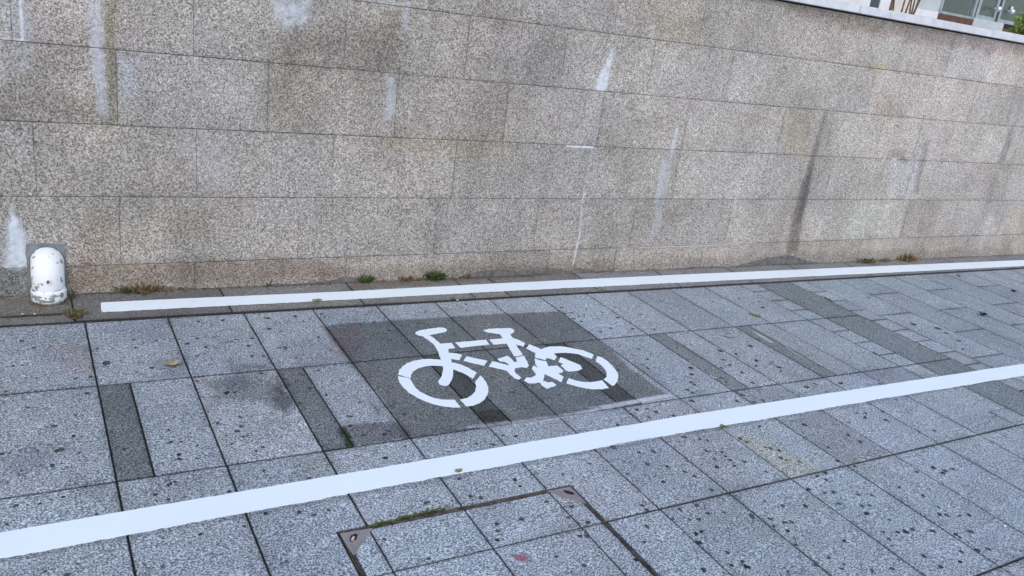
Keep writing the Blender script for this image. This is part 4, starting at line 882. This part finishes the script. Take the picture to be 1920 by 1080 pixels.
ownb(boxes('window', [(xw0, xw1, FY+.02, FY+.04, zw, zw+1.1)], simple('small_window_dark', (.05, .05, .055), .3)))['label'] = 'small dark window'
ownb(boxes('interior_back', [(xg, 30, FY+1.6, FY+1.7, 1.9, ztop), (xg, 30, FY+.3, FY+1.6, 1.9, 1.95)], M_int))
ownb(boxes('interior_back', [(xd0, xd1, FY+.9, FY+.95, 1.96, ztop)], M_dark))['label'] = 'dark interior behind the doors'
w1 = ownb(boxes('window', [(xg, xg+.05, FY, FY+.1, zb_t, ztop), (xd0-.10, xd0-.05, FY, FY+.1, zb_t, ztop), (xg+.045, xd0-.095, FY+.01, FY+.09, zb_t+.001, zb_t+.04), (xg+.045, xd0-.095, FY+.01, FY+.09, ztop-.06, ztop-.001)], M_alu)); w1['label'] = 'large shop window left of the doors'
g1 = boxes('pane', [(xg+.05, xd0-.10, FY+.04, FY+.05, zb_t, ztop)], M_glass, w1); g1.parent = w1
s1 = boxes('sill_panel', [(xg, xd0-.05, FY-.01, FY+.1, zb_b, zb_t-.002)], M_wood, w1)
for a, b, lab in ((xd0, xmull-.03, 'left door leaf'), (xmull+.03, xd1+.5, 'right door leaf')):
    dr = ownb(boxes('door', [(a, a+.07, FY, FY+.06, zd, ztop), (b-.07, b, FY, FY+.06, zd, ztop), (a+.07, b-.07, FY, FY+.06, zd, zd+.06)], M_alu)); dr['label'] = lab
    boxes('pane', [(a+.07, b-.07, FY+.025, FY+.035, zd+.06, ztop)], M_glass, dr)
    kx_, kz_ = (bx(1862, 16), bz(1862, 16)) if a == xd0 else (bx(1887, 21), bz(1887, 21))
    bm = bmesh.new(); bmesh.ops.create_uvsphere(bm, u_segments=20, v_segments=12, radius=.045, matrix=Matrix.Translation((kx_, FY-.11, kz_))); bmesh.ops.create_cone(bm, segments=14, radius1=.02, radius2=.02, depth=.1, cap_ends=True, matrix=Matrix.Translation((kx_, FY-.045, kz_)) @ Matrix.Rotation(math.pi/2, 4, 'X'))
    for f in bm.faces: f.smooth = True
    me = bpy.data.meshes.new('handle'); bm.to_mesh(me); bm.free(); me.materials.append(M_chrome); link('handle', me, dr)
ownb(boxes('door_frame', [(xmull-.027, xmull+.027, FY-.01, FY+.08, zd, ztop)], simple('door_gap_dark', (.03, .05, .045), .5)))
ownb(boxes('door_step', [(xd0-.048, xmull+.25, FY-.02, FY+.1, zb_b, zd-.003)], M_gpan))
w2 = ownb(boxes('window', [(xd1+.55, xd1+.6, FY, FY+.1, zb_t-.03, ztop), (xd1+4, xd1+4.05, FY, FY+.1, zb_t-.03, ztop), (xd1+.595, xd1+4.005, FY+.01, FY+.09, zb_t-.029, zb_t), (xd1+.595, xd1+4.005, FY+.01, FY+.09, ztop-.06, ztop-.001)], M_alu)); w2['label'] = 'shop window right of the doors'
boxes('pane', [(xd1+.6, xd1+4, FY+.04, FY+.05, zb_t-.03, ztop)], M_glass, w2)
boxes('sill_panel', [(xmull+.255, xd1+4.05, FY-.01, FY+.1, zb_b, zb_t-.05)], M_wood, w2)
boxes('notice', [(bx(1897, 17)-.035, bx(1897, 17)+.035, FY-.004, FY+.0, bz(1897, 22), bz(1897, 12))], M_white, w2)
ownb(boxes('roof', [(-.2, 30.2, FY-.1, FY+1.9, ztop, ztop+.2), (29.9, 30, FY+.3, FY+1.7, 1.9, ztop), (0, .1, FY+.3, FY+1.7, 1.9, ztop)], M_white))

M_bark = simple('bark', (.10, .06, .045), .9, c2=(.17, .11, .08), scale=30)
M_leafd = simple('foliage_dark', (.03, .06, .02), .7, c2=(.08, .12, .04), scale=12); M_leafl = simple('foliage_yellow_green', (.12, .19, .03), .7, c2=(.22, .26, .06), scale=10)
def shrub(x, y, z, stems, h, crown_r, crown_z, nleaf, lm, label, leafsize=.04, seed=1):
    r = random.Random(seed); root = empty('shrub', (x, y, z)); tag(root, label, 'shrub')
    bm = bmesh.new(); tips = []
    for s in range(stems):
        a = r.uniform(0, 6.28); bx_, by_ = x+r.uniform(-.25, .25)*crown_r*2, y+r.uniform(-.1, .1); p = Vector((bx_, by_, z)); prev = None; d = Vector((r.uniform(-.2, .2), r.uniform(-.15, .15), 1))
        for i in range(7):
            rad = .016*(1-i/8)
            ring = [bm.verts.new(p+Vector((rad*math.cos(q), rad*math.sin(q), 0))) for q in (0, 1.05, 2.1, 3.14, 4.2, 5.25)]
            if prev:
                for k in range(6): bm.faces.new((prev[k], prev[(k+1) % 6], ring[(k+1) % 6], ring[k]))
            prev = ring; p = p+d*(h/6); d += Vector((r.uniform(-.1, .1), r.uniform(-.08, .08), 0))
        tips.append(p.copy())
    me = bpy.data.meshes.new('stem'); bm.to_mesh(me); bm.free(); me.materials.append(M_bark); o = link('stem', me, root); o.matrix_parent_inverse = Matrix.Translation(-root.location)
    V = []; Fs = []
    clumps = [(Vector((x+r.gauss(0, .5)*crown_r, y+r.gauss(0, .35)*crown_r, crown_z+r.gauss(0, .35)*crown_r)), crown_r*r.uniform(.3, .55)) for _ in range(14)]
    for i in range(nleaf):
        c, cr = r.choice(clumps); dd = Vector((r.gauss(0, 1), r.gauss(0, 1), r.gauss(0, 1))).normalized()*cr*r.random()**.4; c = c+dd
        a = Vector((r.gauss(0, 1), r.gauss(0, 1), r.gauss(0, 1))).normalized(); b = a.cross(Vector((r.gauss(0, 1), r.gauss(0, 1), r.gauss(0, 1)))).normalized(); L = leafsize*r.uniform(.6, 1.2)
        k = len(V); V += [tuple(c-a*L), tuple(c+b*L*.4), tuple(c+a*L), tuple(c-b*L*.4)]; Fs.append((k, k+1, k+2, k+3))
    me = bpy.data.meshes.new('foliage'); me.from_pydata(V, [], Fs); me.materials.append(lm); o = link('foliage', me, root); o.matrix_parent_inverse = Matrix.Translation(-root.location)
SYY = 3.6
a_, b_z = fx(1695, 18, SYY)
shrub(a_, SYY, 1.9, 9, 1.2, .40, b_z+.62, 700, M_leafd, 'leggy shrub with bare stems in front of the cream wall', seed=3)
a_, b_z = fx(1915, 42, SYY)
shrub(a_+.30, SYY, 1.9, 4, .3, .32, b_z-.13, 3200, M_leafl, 'bushy yellow green shrub by the right window', .035, seed=5)
